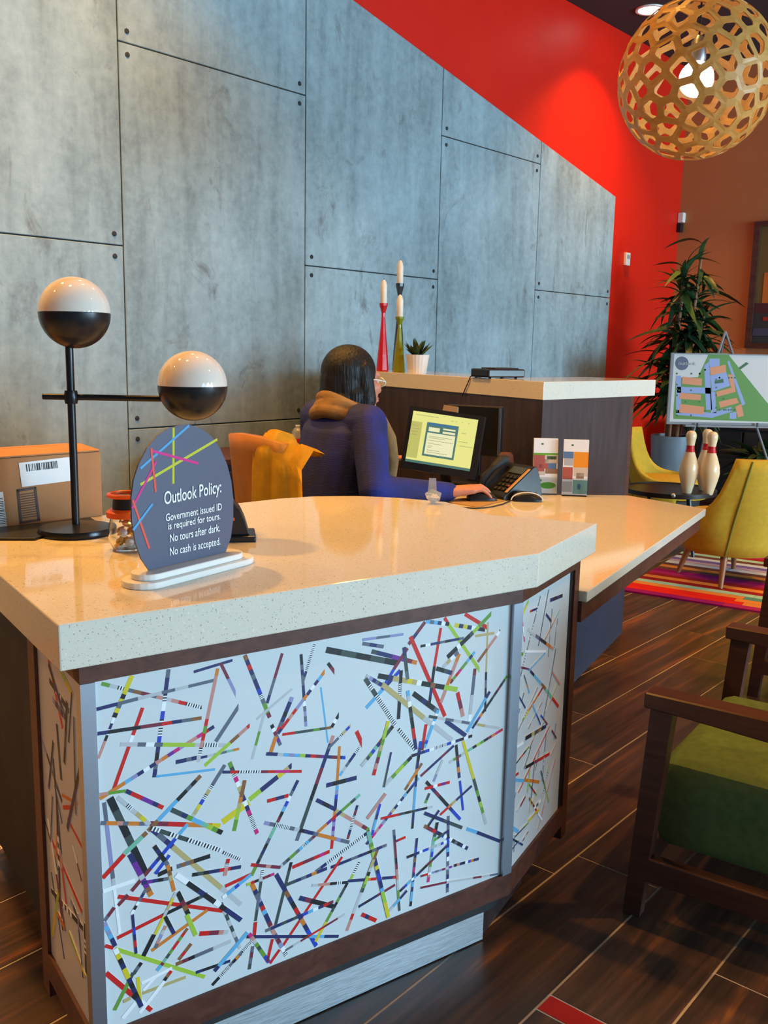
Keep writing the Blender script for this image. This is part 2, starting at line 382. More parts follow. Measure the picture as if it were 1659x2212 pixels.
for i in range(len(SJ)-1):
    a, b = SJ[i]+GAP/2, SJ[i+1]-GAP/2
    zs = [0, 1.69, 3.43, 5.2] if i % 2 == 0 else [0, .84, 2.58, 4.4]
    for z0, z1 in zip(zs, zs[1:]):
        poly = clip_top([(a, z0+GAP/2), (b, z0+GAP/2), (b, z1-GAP/2), (a, z1-GAP/2)])
        if len(poly) < 3: continue
        m_ = MB(); m_.slab([wpt(s, .012, z) for s, z in poly], WN, .022)
        bmesh.ops.bevel(m_.bm, geom=m_.bm.edges[:], offset=.0025, segments=1, affect='EDGES')
        pn = obj('concrete_panel', m_, M['concrete'], wall_back)
        for s, z in ((a+.045, z0+.05), (b-.045, z0+.05), (a+.045, z1-.05), (b-.045, z1-.05)):
            if z > ztop(s)-.03 or z < .2 or i < 2: continue
            q = MB(); c = wpt(s, .0345, z)
            q.loft([[c+WN*h+(WS*math.cos(k*math.pi/4)+V((0, 0, 1))*math.sin(k*math.pi/4))*r for k in range(8)] for h, r in ((0, .012), (.003, .012), (.0045, .008))])
            obj('bolt', q, M['joint'], pn)
# floor planks
TH = R(49.5); PD = V((math.cos(TH), math.sin(TH), 0)); PN = V((-math.sin(TH), math.cos(TH), 0))
row0 = .596; PWID = .2168; cnt = 0; pmesh = {}
def plank(s0, s1, off, m=None, nm='plank'):
    key = (round(s1-s0, 3), nm)
    if key not in pmesh:
        b = MB(); b.box((0, 0, .0006), (s1-s0-.005, PWID-.0055, .0012)); me = bpy.data.meshes.new(nm); b.bm.to_mesh(me); b.bm.free(); me.materials.append(m or M['plank']); pmesh[key] = me
    o = bpy.data.objects.new(nm, pmesh[key]); C.objects.link(o); o.parent = floor
    o.location = PD*((s0+s1)/2)+PN*(off+PWID/2); o.rotation_euler = (0, 0, TH)
rng = random.Random(3)
ENDS = {0: [1.43, 1.483], 1: [1.98], 2: [1.868], 3: [2.48], 4: [1.6]}
for j in range(-6, 24):
    off = row0+PWID*j; lo, hi = .2, 9.4
    if j < 0: hi = 3.6
    if j >= 5: lo = .4
    cuts = [lo]; st = rng.uniform(.3, 1.0)
    fixed = ENDS.get(j, []); s = (fixed[0] if fixed else lo+st)
    while s-1.22 > lo+.15: s -= 1.22
    while s < hi-.2:
        if s > lo+.1: cuts.append(round(s, 3))
        s = s+1.22 if not (j == 0 and abs(s-1.43) < .01) else 1.483
    cuts.append(hi)
    for a, b in zip(cuts, cuts[1:]):
        if j == 0 and abs(a-1.43) < .01: plank(a, b, off, M['redtile'], 'red_inlay_tile')
        else: plank(a, b, off)

# ------------------------------------------------------------------ reception counter
T = .865; TH_S = .068
A = pz(125, 1350, T); B = pz(1165, 1195, T); C1 = pz(1290, 1130, T)
E1 = (B-A).normalized(); N1 = V((-E1.y, E1.x, 0)); E2 = (C1-B).normalized(); N2 = V((-E2.y, E2.x, 0))
EL = N1.copy()                                  # left side runs straight back
LB = A+EL*1.12
slabpts = [A, B, C1, pz(1060, 1112, T), pz(963, 1084, T), pz(860, 1075, T), pz(770, 1071, T), pz(676, 1072, T), pz(600, 1077, T), pz(530, 1085, T), pz(380, 1100, T), pz(215, 1113, T), LB]
ct = thing('countertop', 'thick cream speckled quartz countertop with angled end on the reception desk', 'countertop', (A+B)/2+N1*.3-V((0, 0, (T-(T-TH_S)) * 0)))
ct.location.z = T-TH_S
obj('slab', MB().prism(slabpts, T-TH_S, T, .0025), M['quartz'], ct)
desk = thing('reception_desk', 'reception desk with white panels full of coloured paper strips in walnut frame', 'desk', tuple((A+B)/2+N1*.25))
zt = T-TH_S; PT, PB, RB = .762, .185, .135     # panel top, panel bottom, rail bottom
O = .030
FA = A+N1*O+E1*.035; FB = B+N1*O-E1*.012           # front face ends
KB = FB+E2*(.385-.03)                           # right facet end
def vert(p, z): return V((p.x, p.y, z))
# facet lines are offset O inside slab edge
Q = B+N2*O; Q = Q+E2*((FB-Q).dot(E2)); FB = Q
QE = B+N2*O+E2*.335
# core carcass (dark)
LBk = FA+EL*1.0
LL = .25                                        # length of the left panel; behind it the base is set back
core = [FA+E1*.02+N1*.03, FB+N2*.03-E2*.01, QE+N2*.03, QE+N2*.32, LBk+E1*.5, LBk+E1*.05, FA+EL*(LL-.01)+E1*.05, FA+EL*(LL-.01)+E1*.02]
obj('carcass', MB().prism(core, .10, zt-.001), M['blacksoft'], desk)
kp = [FA+N1*.065+E1*.06, FB+N1*.065-E1*.085, QE+N2*.12-E2*.03, QE+N2*.28, LBk+E1*.45, LBk+E1*.09, FA+EL*(LL-.04)+E1*.09, FA+EL*(LL-.04)+E1*.06]
obj('plinth', MB().prism(kp, .0, .11), M['darklam'], desk)
k0 = A+N1*.092+E1*.09; k1 = A+N1*.092+E1*.885
obj('kick_plate', MB().slab([vert(k0, .004), vert(k1, .004), vert(k1, RB+.01), vert(k0, RB+.01)], -N1, .004), M['kick'], desk)
k2 = k1+N1*.006; k3 = k2+E2*.24
obj('kick_plate', MB().slab([vert(k2, .004), vert(k3, .004), vert(k3, RB+.01), vert(k2, RB+.01)], V((E2.y, -E2.x, 0)), .003), M['darklam'], desk)
def rail(p, q, nrm, z0, z1, th, m, nm):
    obj(nm, MB().slab([vert(p, z0), vert(q, z0), vert(q, z1), vert(p, z1)], nrm, th), m, desk)
RN = V((E2.y, -E2.x, 0))                        # outward normal of right facet
rail(FA, FB, N1, PT, zt, .03, M['woodh'], 'top_rail'); rail(FB, QE, N2, PT, zt, .03, M['woodh'], 'top_rail')
rail(FA+E1*.005, FB, N1, RB, PB, .03, M['woodh'], 'bottom_rail'); rail(FB, QE, N2, RB, PB, .03, M['woodh'], 'bottom_rail')
rail(FA, FA+EL*LL, E1, PT, zt, .03, M['woodh'], 'top_rail'); rail(FA, FA+EL*LL, E1, RB, PB, .03, M['woodh'], 'bottom_rail')
pp = QE
obj('corner_post', MB().prism([pp, pp+E2*.034, pp+E2*.034+N2*.05, pp+N2*.05], .10, zt-.0005), M['wood'], desk)
obj('post_trim', MB().prism([pp-E2*.018+N2*.004, pp-E2*.001+N2*.004, pp-E2*.001+N2*.03, pp-E2*.018+N2*.03], PB, PT), M['black'], desk)
lp = FA+EL*LL
obj('corner_post', MB().prism([lp, lp+EL*.04, lp+EL*.04+E1*.05, lp+E1*.05], .10, zt-.0005), M['wood'], desk)
# aluminium trims
tf = .022
obj('metal_trim', MB().prism([FA-N1*.002, FA+E1*tf-N1*.002, FA+E1*tf+N1*.02, FA+N1*.02], PB, PT), M['steel'], desk)
obj('metal_trim', MB().prism([FB-E1*.024-N1*.003, FB+E2*.002-N1*.002, FB+E2*.006+N2*.02, FB-E1*.024+N1*.02], PB, PT), M['steel'], desk)
# resin panels
pf0 = FA+E1*tf+N1*.006; pf1 = FB-E1*.024+N1*.006
front = obj('resin_panel', MB().slab([vert(pf0, PB), vert(pf1, PB), vert(pf1, PT), vert(pf0, PT)], N1, .012), M['resin'], desk)
pr0 = FB+E2*.006+N2*.006; pr1 = QE-E2*.018+N2*.006
right = obj('resin_panel', MB().slab([vert(pr0, PB), vert(pr1, PB), vert(pr1, PT), vert(pr0, PT)], N2, .012), M['resin'], desk)
pl0 = FA+EL*.012+E1*.006; pl1 = FA+EL*LL+E1*.006
left = obj('resin_panel', MB().slab([vert(pl0, PB), vert(pl1, PB), vert(pl1, PT), vert(pl0, PT)], E1, .012), M['resin'], desk)
TILE = {1: (200, 1380, .19289), 2: (200, 1780, .19524), 3: (480, 1380, .19289), 4: (480, 1740, .19289), 5: (780, 1300, .19892), 6: (780, 1600, .19892), 7: (1080, 1240, .29825)}
STRIPS = """
1 100 500 1440 820 40 giqshespiprqqkwi
1 445 405 240 880 50 yyyykysyk
1 240 880 10 1480 30 wnwkppp
1 850 340 690 1550 45 snnqwbqqbnksn
1 0 800 620 640 40 nnssi
1 620 640 1500 430 35 isissi
1 560 770 230 1700 40 rrrwrrrrr
1 0 1070 1220 885 40 nkkkeernsh
1 80 1790 1360 980 42 oooocvnwnpoumvppmrn
1 310 1180 1490 1190 45 iiswslllliqqi
1 1400 330 1180 1380 40 opppppprgrpqi
1 1130 370 1660 210 30 nnnn
3 -20 270 400 1130 35 eevvvvvnrl
3 590 130 -75 1150 45 isnisvssss
1 710 1540 1370 1460 28 ccc
1 930 1380 1165 1330 45 nnsn
1 1210 1330 1640 1230 28 nitsto
3 370 910 -200 1420 40 rphlll
1 370 1700 790 1890 45 nrruunr
1 20 1750 370 1700 35 pgg
2 190 -290 580 540 75 kdkdkk
2 128 -241 240 720 40 ssvvvvsi
2 240 720 300 1210 30 www
1 80 2060 640 2070 45 soopsoosv
1 640 2065 1430 2090 50 eerroooy
1 280 1770 640 2080 45 iiqiayi
2 640 40 1640 890 52 nsnaaaaaaaiii
1 1210 1530 620 2150 45 hkskkcccchh
2 600 90 350 330 50 htttt
2 350 335 70 640 50 rrr
1 1480 1410 1100 2020 42 ssssqaqbyai
2 1050 0 430 740 42 ccbbnbeee
1 880 1910 1450 2170 50 ddngcctlgk
3 1170 1100 300 1800 55 tttglnnaynnnll
3 300 1830 0 2050 70 yyyy
3 80 1380 390 2180 45 gdqmwahnwnmqqqm
3 250 1580 130 2150 45 hhhoallgg
3 0 1490 1070 1480 32 nrqqqermmrrrq
3 670 160 500 720 35 eeessn
3 500 720 330 1350 30 iigi
3 250 180 530 880 45 hnrnsnnbqsgge
3 550 960 650 1190 40 kwesus
3 780 560 380 900 28 iii
3 780 650 620 1040 50 vnnknsr
3 880 170 935 980 35 kksnssnnkwsvsv
3 1030 60 900 480 32 qqqqqns
3 1340 90 1110 410 38 ooo
3 1110 410 620 1060 38 cnwnovvrprrn
3 600 1090 540 1270 45 ooo
3 1100 540 1180 1160 22 cccc
3 1180 270 1410 580 38 keermbr
3 670 1070 1220 990 30 rrdddgdh
3 1520 480 1220 990 38 haccccckkwk
5 190 490 10 780 45 tttgtd
5 340 280 190 510 42 rrr
3 490 1285 1510 1335 36 nnicvclnreunenbun
3 1240 1080 830 2260 45 pnnneekkdddds
3 1540 860 1180 1230 32 iyabaqsss
3 1310 1200 1280 1640 35 oooo
3 1285 1640 1220 2350 38 cvbnnoouvuverr
3 1160 1640 1590 1530 48 nkknnk
3 1660 1030 1310 1530 35 qqqqqnnsic
6 -55 -106 310 715 45 rrkkkdkkk
3 845 1580 325 2650 38 nnswbcketttskndkgg
3 500 1815 740 1750 40 rrnnr
3 1050 1800 1270 1910 42 nkn
3 1270 1920 1660 2150 40 aappppeg
4 1540 -126 1060 300 36 tdggnruoo
4 1040 330 640 690 38 escqcsggdsi
3 1510 1860 1400 2240 34 neqqqne
4 470 190 860 270 42 vsqqqsi
4 860 270 1420 410 40 knnsoooovss
4 320 660 650 690 36 reepee
4 780 690 1200 510 40 rreermr
4 1650 280 1040 740 38 nqqqqqqqns
4 1170 700 700 890 38 nnonsndd
4 1660 510 1210 690 34 nnsnnn
4 1340 570 680 1560 32 rrrrrr
4 640 1610 530 1765 35 rr
4 770 630 590 1350 35 kddddddd
4 600 765 1050 1570 46 nnnhnkrnonbbb
4 320 850 560 1390 48 oonsvnrcnnep
4 560 1390 720 1680 45 psevwq
4 450 720 370 1290 32 qiddsssdd
4 370 1300 350 1510 40 rrrr
4 340 1570 300 1830 36 sesd
4 270 885 580 760 32 lrkieem
4 30 900 320 765 38 rrr
4 320 770 0 1030 40 cccbccw
2 920 560 1640 1060 50 wwkknkkwknnn
4 280 1415 -90 1850 45 cccccccn
4 270 1465 1300 1460 34 knnnnnnkccnn
4 0 1880 330 1510 32 qqskosqqq
4 300 1430 520 1750 40 mpigdggbb
4 560 1490 500 1745 34 rrre
4 860 1030 1240 1125 50 nekkkk
4 1240 1070 480 1400 36 ernwcbndndnns
4 1530 630 1430 830 32 qql
4 1400 860 1040 1520 34 kddgkdggyyyy
4 1370 1210 700 1620 24 ieerreis
4 1650 700 1390 1400 36 kllgiiiirpp
4 1000 890 1400 855 32 ippkqk
6 -150 1520 400 1475 32 nnnorpnnr
6 -34 1800 365 1560 30 nkneee
6 0 1880 160 1950 42 rnrr
5 10 410 455 350 28 vsv
5 10 450 240 485 38 sns
5 -383 518 400 665 62 kdkdk
5 110 535 600 660 45 dnnnuuueo
5 690 215 510 460 40 eene
5 500 500 350 730 38 eeee
5 420 740 50 1150 40 bbncccc
5 350 730 220 950 36 bbb
5 530 375 905 1240 45 rrrrrrrrr
5 860 280 790 700 34 rrrr
5 790 700 730 1140 36 kknk
5 900 170 940 240 38 r
5 940 240 1410 930 38 llllllll
5 700 210 950 240 40 cscnwk
5 1010 250 1460 320 42 ynynwnkkss
5 1120 130 1390 295 40 rrr
5 1480 370 1560 440 38 r
5 1450 80 1210 330 42 gggl
5 1210 330 930 600 50 dkkkwkkk
5 1230 370 1610 310 28 aaaa
5 1370 220 1350 760 24 aaaa
5 1350 760 1340 1190 28 kskkk
5 1600 180 1260 650 34 wgdwppphhh
5 640 480 1110 390 28 kwnnsknns
5 1230 540 960 880 34 cncggmrge
5 1060 560 860 1090 42 oppopp
5 1050 540 880 710 40 swai
5 810 720 980 770 45 kkdn
5 180 800 1040 950 52 kknaaayawkkhkklll
5 430 740 400 1270 40 kkqqhkkk
5 460 490 500 840 40 ndds
5 220 890 980 1500 52 aaaaaaaiiiii
5 50 800 220 900 40 ivnsn
5 40 830 370 1340 45 dqdqqqqqq
5 400 1380 590 1610 40 qqqq
5 340 1345 110 1640 42 kddkentb
5 110 1640 0 1780 40 gdii
5 290 1290 130 1880 40 yllgagepr
5 500 960 590 1600 40 ciwkdkkrrnn
5 560 990 830 1190 52 kknkks
5 910 1290 1130 1450 45 nnnn
5 830 1170 680 1580 38 cwcwccccbc
5 700 1325 655 1610 36 rre
5 1040 980 1100 1240 45 rreepp
5 1230 720 1170 1290 40 esssiiiw
5 730 1240 1500 1370 30 disisiaii
5 1390 970 1350 1040 35 n
5 1350 1040 1140 1410 35 ccccc
5 1620 740 1200 1370 30 gdkekdkkkkoukn
5 1530 1380 950 1740 30 rmoekglkttisgi
5 1200 1450 540 1670 32 kwknwbiqqwbnnk
5 540 1680 240 2000 40 kgllgii
6 1000 50 640 380 28 nenne
6 620 400 50 1120 30 cbnkcnwnaunvmpmrn
6 640 0 600 300 34 bnkn
6 600 300 550 950 28 oknccccnnk
6 655 240 470 530 30 hoooh
6 1025 40 1060 400 34 kkenon
6 1065 430 1100 750 28 bbbb
6 1100 0 1215 410 34 yyyyy
6 1215 410 1350 900 34 ddgklgii
6 320 120 240 500 22 nndd
6 880 200 780 440 28 iiv
6 700 440 1070 850 34 knekknbb
6 685 515 955 445 32 rrwrur
6 735 565 690 675 30 ddg
6 1195 485 850 800 28 nnnnaorr
6 210 840 770 710 28 rrrdkdnki
6 260 570 60 840 38 pppp
6 200 680 110 1020 30 bbnccb
6 680 780 1090 940 36 nnnddd
6 1140 950 1250 990 36 ccc
6 1250 990 1510 1090 34 nnnnn
6 820 880 780 1090 38 kkdt
6 780 1090 720 1530 32 tcbtgipm
6 680 920 1150 1165 38 heernkbwbwksknwn
6 840 750 720 920 30 nnknk
6 940 810 930 1640 32 snsnkbbcnwsvsnwns
6 940 970 780 1080 28 nddg
6 350 960 380 1390 26 sneeeke
6 380 1390 410 1840 26 pigd
6 360 1090 475 1040 28 err
6 600 1050 530 1790 28 nnbnhnmnncncck
6 490 1260 920 1090 30 kknnwbbiqqibw
6 940 1120 590 1460 30 nknekn
6 590 1460 410 1630 30 cwccbnk
6 70 980 290 1910 42 tttglllnnynbbnnclllyyyy
6 180 1150 0 1640 36 hhhaaikllgd
6 0 1235 270 1125 32 nksns
6 490 1620 300 1840 30 nncci
6 640 1590 920 1530 24 eeee
6 920 1530 1480 1440 22 iiieis
6 640 1465 980 1360 24 erwvsveiu
6 1000 1350 1270 1275 30 kpnkwbonn
6 1270 1275 1500 1200 30 snooo
6 1320 1270 1110 1480 26 nnnn
6 1520 1080 1200 1530 26 nerkknkddd
6 1350 165 1270 470 26 snnkn
6 1270 470 1130 930 28 kkkekk
6 1110 400 1400 330 28 eegkrro
6 1490 210 1380 310 24 q
6 1560 310 1500 560 24 nnn
6 1490 610 1420 880 24 koeers
6 1540 760 1460 940 24 ees
6 1450 980 1370 1150 30 rrr
6 1490 600 1080 870 26 mqqwmddkdd
6 1280 820 1230 960 22 rrt
6 1240 1000 1060 1590 22 qqqqqqqnnb
6 1200 880 980 1080 24 kdwiqw
6 1100 1000 1020 1300 32 rikddd
6 1390 410 1310 690 20 gtwidpgg
2 280 800 1440 960 42 rrrrrrr
2 270 1260 770 1010 40 rrr
2 770 1010 1270 770 40 kkkkd
2 650 1400 1270 950 38 ooooo
2 120 1340 230 1370 38 r
2 250 1380 1240 1690 42 lllll
2 130 1630 440 1890 50 rrr
2 440 1890 650 2060 45 kwr
2 450 1640 240 2060 42 dggg
2 680 1220 560 1460 50 kkkk
2 540 1530 450 1660 42 ksd
2 500 1690 530 2020 38 yyyy
2 550 1870 1030 1690 36 aaaa
2 880 1590 540 1760 36 wwww
2 720 1660 560 1840 36 www
2 800 1730 520 2090 40 wwww
2 470 1980 330 2150 45 www
2 110 1050 250 1350 45 vcvcnn
2 250 1380 540 2020 48 wyknyynknknn
2 410 330 650 790 55 nnuuuiuuho
2 390 780 280 900 40 ee
2 240 920 130 1070 40 ees
2 90 750 470 620 45 wwww
2 540 650 840 600 40 nunks
2 720 560 880 490 50 kkk
2 930 470 1300 350 48 shshkkkk
2 850 340 690 550 38 bbbb
2 680 240 830 450 45 knkks
2 830 450 900 740 40 ohaoo
2 940 750 1060 1000 48 kkehk
2 1040 1000 1140 1230 46 lll
2 1180 1210 1500 1190 50 rreepi
2 1050 1150 780 1530 34 hrgrrgdt
2 780 1530 710 1620 40 ecc
2 1090 1320 950 1500 40 hhrh
2 870 1620 790 1730 40 rhk
2 920 1550 1530 1290 42 heksssiii
2 1520 1510 1140 1640 34 nkkkn
2 1640 1430 1320 1780 36 nkqkoqkk
2 440 1000 480 1430 30 nnbnrn
2 430 990 590 720 32 wkwsns
2 920 750 690 1220 34 iyaiyyy
2 810 1120 690 1370 36 pivps
2 800 1020 900 1210 40 kkknn
2 640 40 1420 290 45 qdqdqqqq
2 1440 310 1640 390 35 qqq
2 1100 560 1640 470 40 kdknnrrnn
2 1500 380 1460 570 42 rqpp
2 1420 870 1630 1370 34 dididisi
2 340 1960 420 1920 40 aa
7 205 190 150 320 16 lyyy
7 160 340 175 490 10 mwwm
7 215 270 265 250 12 rnnn
7 290 160 145 740 8 dqdqqdqqd
7 350 110 275 520 8 kkdkkk
7 360 190 450 155 18 nknk
7 330 290 370 345 14 nnk
7 430 260 315 490 8 ttohooh
7 200 400 280 465 16 iis
7 280 465 380 540 16 nkkoop
7 375 250 345 600 6 noniene
7 415 320 385 560 6 nisnq
7 135 575 165 580 16 g
7 175 560 330 560 12 www
7 325 570 205 700 9 cccc
7 150 675 210 690 10 ekeus
7 215 700 310 810 14 nkcccch
7 310 810 420 960 16 htttrrr
7 310 815 160 1060 14 eroooyl
7 170 730 210 860 8 ddoc
7 120 860 180 970 10 ennn
7 170 860 130 1010 8 knwb
7 230 940 290 1090 10 cccbnb
7 290 1020 340 1090 10 bee
7 180 1190 330 1100 20 kkadhkn
7 355 1100 130 1580 10 rrrrrr
7 370 1130 405 1190 12 ee
7 270 820 120 1150 6 dsiqds
7 300 930 200 1120 6 dqdqd
7 400 540 370 720 9 nkdd
7 375 710 430 800 12 ppp
7 410 800 330 1000 8 lloi
7 370 720 310 1050 8 dddd
7 260 1140 210 1260 8 daed
7 205 1250 90 1400 10 gkrdk
7 180 1400 355 1300 16 kkerrr
7 220 1250 170 1410 8 kdd
7 90 1470 130 1440 14 r
7 90 1490 170 1495 16 ccc
7 170 1490 280 1505 16 ooo
7 400 1230 365 1310 8 pp
7 395 1340 270 1850 8 rprprp
7 350 1380 305 1600 10 yqyq
7 210 1420 195 1580 12 lll
7 205 1520 260 1600 10 gerd
7 290 1420 350 1650 10 ddgll
7 180 1610 120 1720 14 eei
7 205 1620 300 1780 12 heerww
7 290 1640 240 1700 14 wdw
7 280 1700 200 1790 14 yay
7 70 1760 110 1580 8 kds
7 70 1825 130 1865 18 cc
7 200 1800 105 1900 8 gdnk
7 70 1910 160 1960 10 nksn
7 75 2000 130 1930 8 kn
7 200 1860 160 1930 8 dqk
7 250 1330 210 1720 8 heky
7 280 1280 250 1420 6 dk
7 320 1060 270 1170 6 dq
7 110 1255 165 1220 14 ww
7 330 1150 300 1500 6 dqd
7 265 1560 210 1730 8 lyi
7 95 2010 100 1890 6 n
7 400 1080 385 1200 6 n
"""
layer = 0
def strips(panel, p0, e, nrm, L, tiles):
    global layer
    for ln in STRIPS.strip().splitlines():
        a = ln.split(); t = int(a[0])
        if t not in tiles: continue
        x0, y0, x1, y1, w = map(float, a[1:6]); ox, oy, s = TILE[t]
        P_, Q_ = [pl(ox+x*s, oy+y*s, p0, nrm) for x, y in ((x0, y0), (x1, y1))]
        m_ = (P_+Q_)/2; d3 = ((m_-CAM).dot(fw)); wm = w*s/FPX*d3
        wm *= 1.55 if t == 7 else 1.1
        # clip to the panel
        def cl(P_, Q_):
            lo, hi = 0., 1.; d = Q_-P_
            for f, g in (((P_-p0).dot(e), d.dot(e)), (L-(P_-p0).dot(e), -d.dot(e)), (P_.z-PB, d.z), (PT-P_.z, -d.z)):
                f -= .003
                if abs(g) < 1e-9: continue
                k = -f/g
                if g > 0: lo = max(lo, k)
                else: hi = min(hi, k)
            return P_+d*lo, P_+d*hi, hi-lo
        a_, b_, ln_ = cl(P_, Q_)
        if ln_ < .05: continue
        layer += 1
        bm = strip_mesh(a_, b_, wm, a[6], -nrm, .0004+.000012*(layer % 200))
        if t == 7 and w <= 10:
            me = bpy.data.meshes.new('x'); bm.to_mesh(me); bm.free(); thin.from_mesh(me); bpy.data.meshes.remove(me)
        else: obj('paper_strip', bm, None, panel, mats=PM)
thin = bmesh.new()
strips(front, pf0, E1, N1, (pf1-pf0).dot(E1), (1, 2, 3, 4, 5, 6))
strips(right, pr0, E2, N2, (pr1-pr0).dot(E2), (7,))
o = obj('thin_paper_strips', thin, None, right, mats=PM); o['kind'] = 'stuff'
rg = random.Random(11); allbm = bmesh.new()
for k in range(46):
    s, z = rg.uniform(.02, LL-.02), rg.uniform(PB+.03, PT-.03); th = rg.uniform(0, math.pi); ln_ = rg.uniform(.05, .2)
    p = pl0+EL*s; p.z = z; d = EL*math.cos(th)+V((0, 0, 1))*math.sin(th); q = p+d*ln_
    q.z = min(max(q.z, PB+.01), PT-.01); ss = (q-pl0).dot(EL)
    if ss < .01 or ss > LL-.005: continue
    b = strip_mesh(p, q, rg.uniform(.006, .012), rg.choice(['rrr', 'kdkk', 'nsnv', 'rrp', 'oo', 'yl', 'kqk', 'sds', 'ew', 'nnk']), -E1, .0004+.00002*k)
    me = bpy.data.meshes.new('x'); b.to_mesh(me); b.free(); allbm.from_mesh(me); bpy.data.meshes.remove(me)
o = obj('paper_strips', allbm, None, left, mats=PM); o['kind'] = 'stuff'

# lower desk
DT = .705
D0 = pz(1245, 1295, DT); D1 = pz(1525, 1099, DT); ED = (D1-D0).normalized(); ND = V((-ED.y, ED.x, 0))
ds = QE+E2*.036+N2*.002; ds = ds-ND*((ds-D0).dot(ND))
dp = [ds, D1, pz(1356, 1070, DT), pz(1170, 1068, DT), V((.42, 3.72, 0)), V((.10, 3.78, 0)), V((.03, 3.30, 0)), V((.10, 3.05, 0)), V((.27, 2.75, 0)), V((.30, 2.45, 0)), ds+ND*.30-ED*.0]
wk = thing('worktop', 'lower cream quartz worktop where the woman works, its white edge running back right', 'countertop', (.6, 3.0, DT-.026))
obj('slab', MB().prism(dp, DT-.026, DT, .002), M['quartz'], wk)
ap0 = ds+ND*.012; ap1 = D1+ND*.012-ED*.02
wt = thing('computer_desk', 'dark base with walnut apron under the lower worktop', 'desk', (.6, 3.0, 0))
obj('apron', MB().slab([vert(ap0, DT-.075), vert(ap1, DT-.075), vert(ap1, DT-.027), vert(ap0, DT-.027)], ND, .02), M['woodh'], wt)
mp0 = ds+ND*.24; mp1 = ds+ND*.24+ED*1.26
M['bluelam'] = mottled('blue_black_laminate', (.022, .026, .045), (.03, .034, .055), 4, .5)
obj('modesty_panel', MB().slab([vert(mp0, .19), vert(mp1, .235), vert(mp1, DT-.027), vert(mp0, DT-.027)], ND, .02), M['bluelam'], wt)
for q in (V((.16, 3.62, 0)), V((.62, 3.48, 0))):
    obj('leg', MB().box((q.x, q.y, (DT-.027)/2), (.05, .05, DT-.027)), M['blackm'], wt)

# back counter
BT = 1.128
K0 = py(1175, 825, 3.75); BT = K0.z; BTh = .072
ra = R(44); la = R(121); KR = V((math.cos(ra), math.sin(ra), 0)); KL = V((math.cos(la), math.sin(la), 0))
def along(p, d, px, z):      # point on the line p+d*t that the picture shows at column px
    lo, hi = 0, 3
    f = lambda t: 829.5+FPX*((p+d*t-CAM).dot(rt)/(p+d*t-CAM).dot(fw))-px
    s0 = f(lo)
    for _ in range(50):
        m_ = (lo+hi)/2
        if (f(m_) > 0) == (s0 > 0): lo = m_
        else: hi = m_
    return p+d*lo
KRe = along(K0, KR, 1417, BT); KLe = along(K0, KL, 765, BT)
bkc = thing('back_counter', 'tall walnut back counter with cream quartz top behind the woman', 'counter', (K0.x+.3, K0.y+.5, 0))
inn = V((-KR.y, KR.x, 0))
obj('slab', MB().prism([K0, KRe, KRe+inn*.38, K0+KR*.40+inn*.40, KLe+KR*.40, KLe], BT-BTh, BT, .002), M['quartz'], bkc)
KC = along(K0, KR, 1365, .8)
k0_ = K0+KR*.003+KL*.003
obj('cabinet', MB().prism([k0_, KC, KC+inn*.34, K0+KR*.36+inn*.36, KLe+KR*.36-KL*.03, KLe+KR*.006-KL*.03], 0, BT-BTh-.0005), M['darklam'], bkc)
obj('end_panel', MB().prism([KC, KC+KR*.028, KC+KR*.028+inn*.345, KC+inn*.345], 0, BT-BTh-.0005), M['wood'], bkc)

# ------------------------------------------------------------------ things on the reception counter
Z = V((0, 0, 1))
# table lamp with two half-white globes
lb = pz(165, 1152, T); t = thing('table_lamp', 'black cross-shaped table lamp with two half white half black globes', 'lamp', lb)
LY = lb.y
obj('base', MB().lathe([(.0, T), (.073, T), (.075, T+.006), (.072, T+.014), (.02, T+.02), (.0, T+.0205)], (lb.x, LY, 0), 40), M['blackm'], t, True)
g1 = py(161, 675, LY); g2 = py(416, 833, LY); jn = py(171, 858, LY); a0 = py(93, 857, LY); RG = .0685
obj('pole', MB().tube([V((lb.x, LY, T+.018)), V((lb.x, LY, g1.z-RG+.004))], .0078, 14), M['blackm'], t, True)
obj('arm', MB().tube([V((a0.x, LY, jn.z)), V((g2.x-RG+.006, LY, jn.z))], .0062, 12), M['blackm'], t, True)
obj('joint', MB().lathe([(0, jn.z-.014), (.012, jn.z-.013), (.0145, jn.z), (.012, jn.z+.013), (0, jn.z+.014)], (lb.x, LY, 0), 16), M['blackm'], t, True)
for g in (g1, g2):
    k = 14
    up_ = [(RG*math.cos(a), g.z+RG*math.sin(a)) for a in [math.pi/2*i/k for i in range(k)]]+[(.0004, g.z+RG)]
    lo_ = [(.0004, g.z-RG)]+[(RG*math.cos(a), g.z+RG*math.sin(a)) for a in [-math.pi/2*i/k for i in range(k-1, -1, -1)]]
    a_ = obj('globe_shade', MB().lathe(up_, (g.x, LY, 0), 40), M['globe'], t, True); a_['label'] = 'white glossy upper half globe'
    a_ = obj('globe_cup', MB().lathe([(r*.997, z-.0008) for r, z in lo_], (g.x, LY, 0), 40), M['blackm'], t, True); a_['label'] = 'black lower half globe'
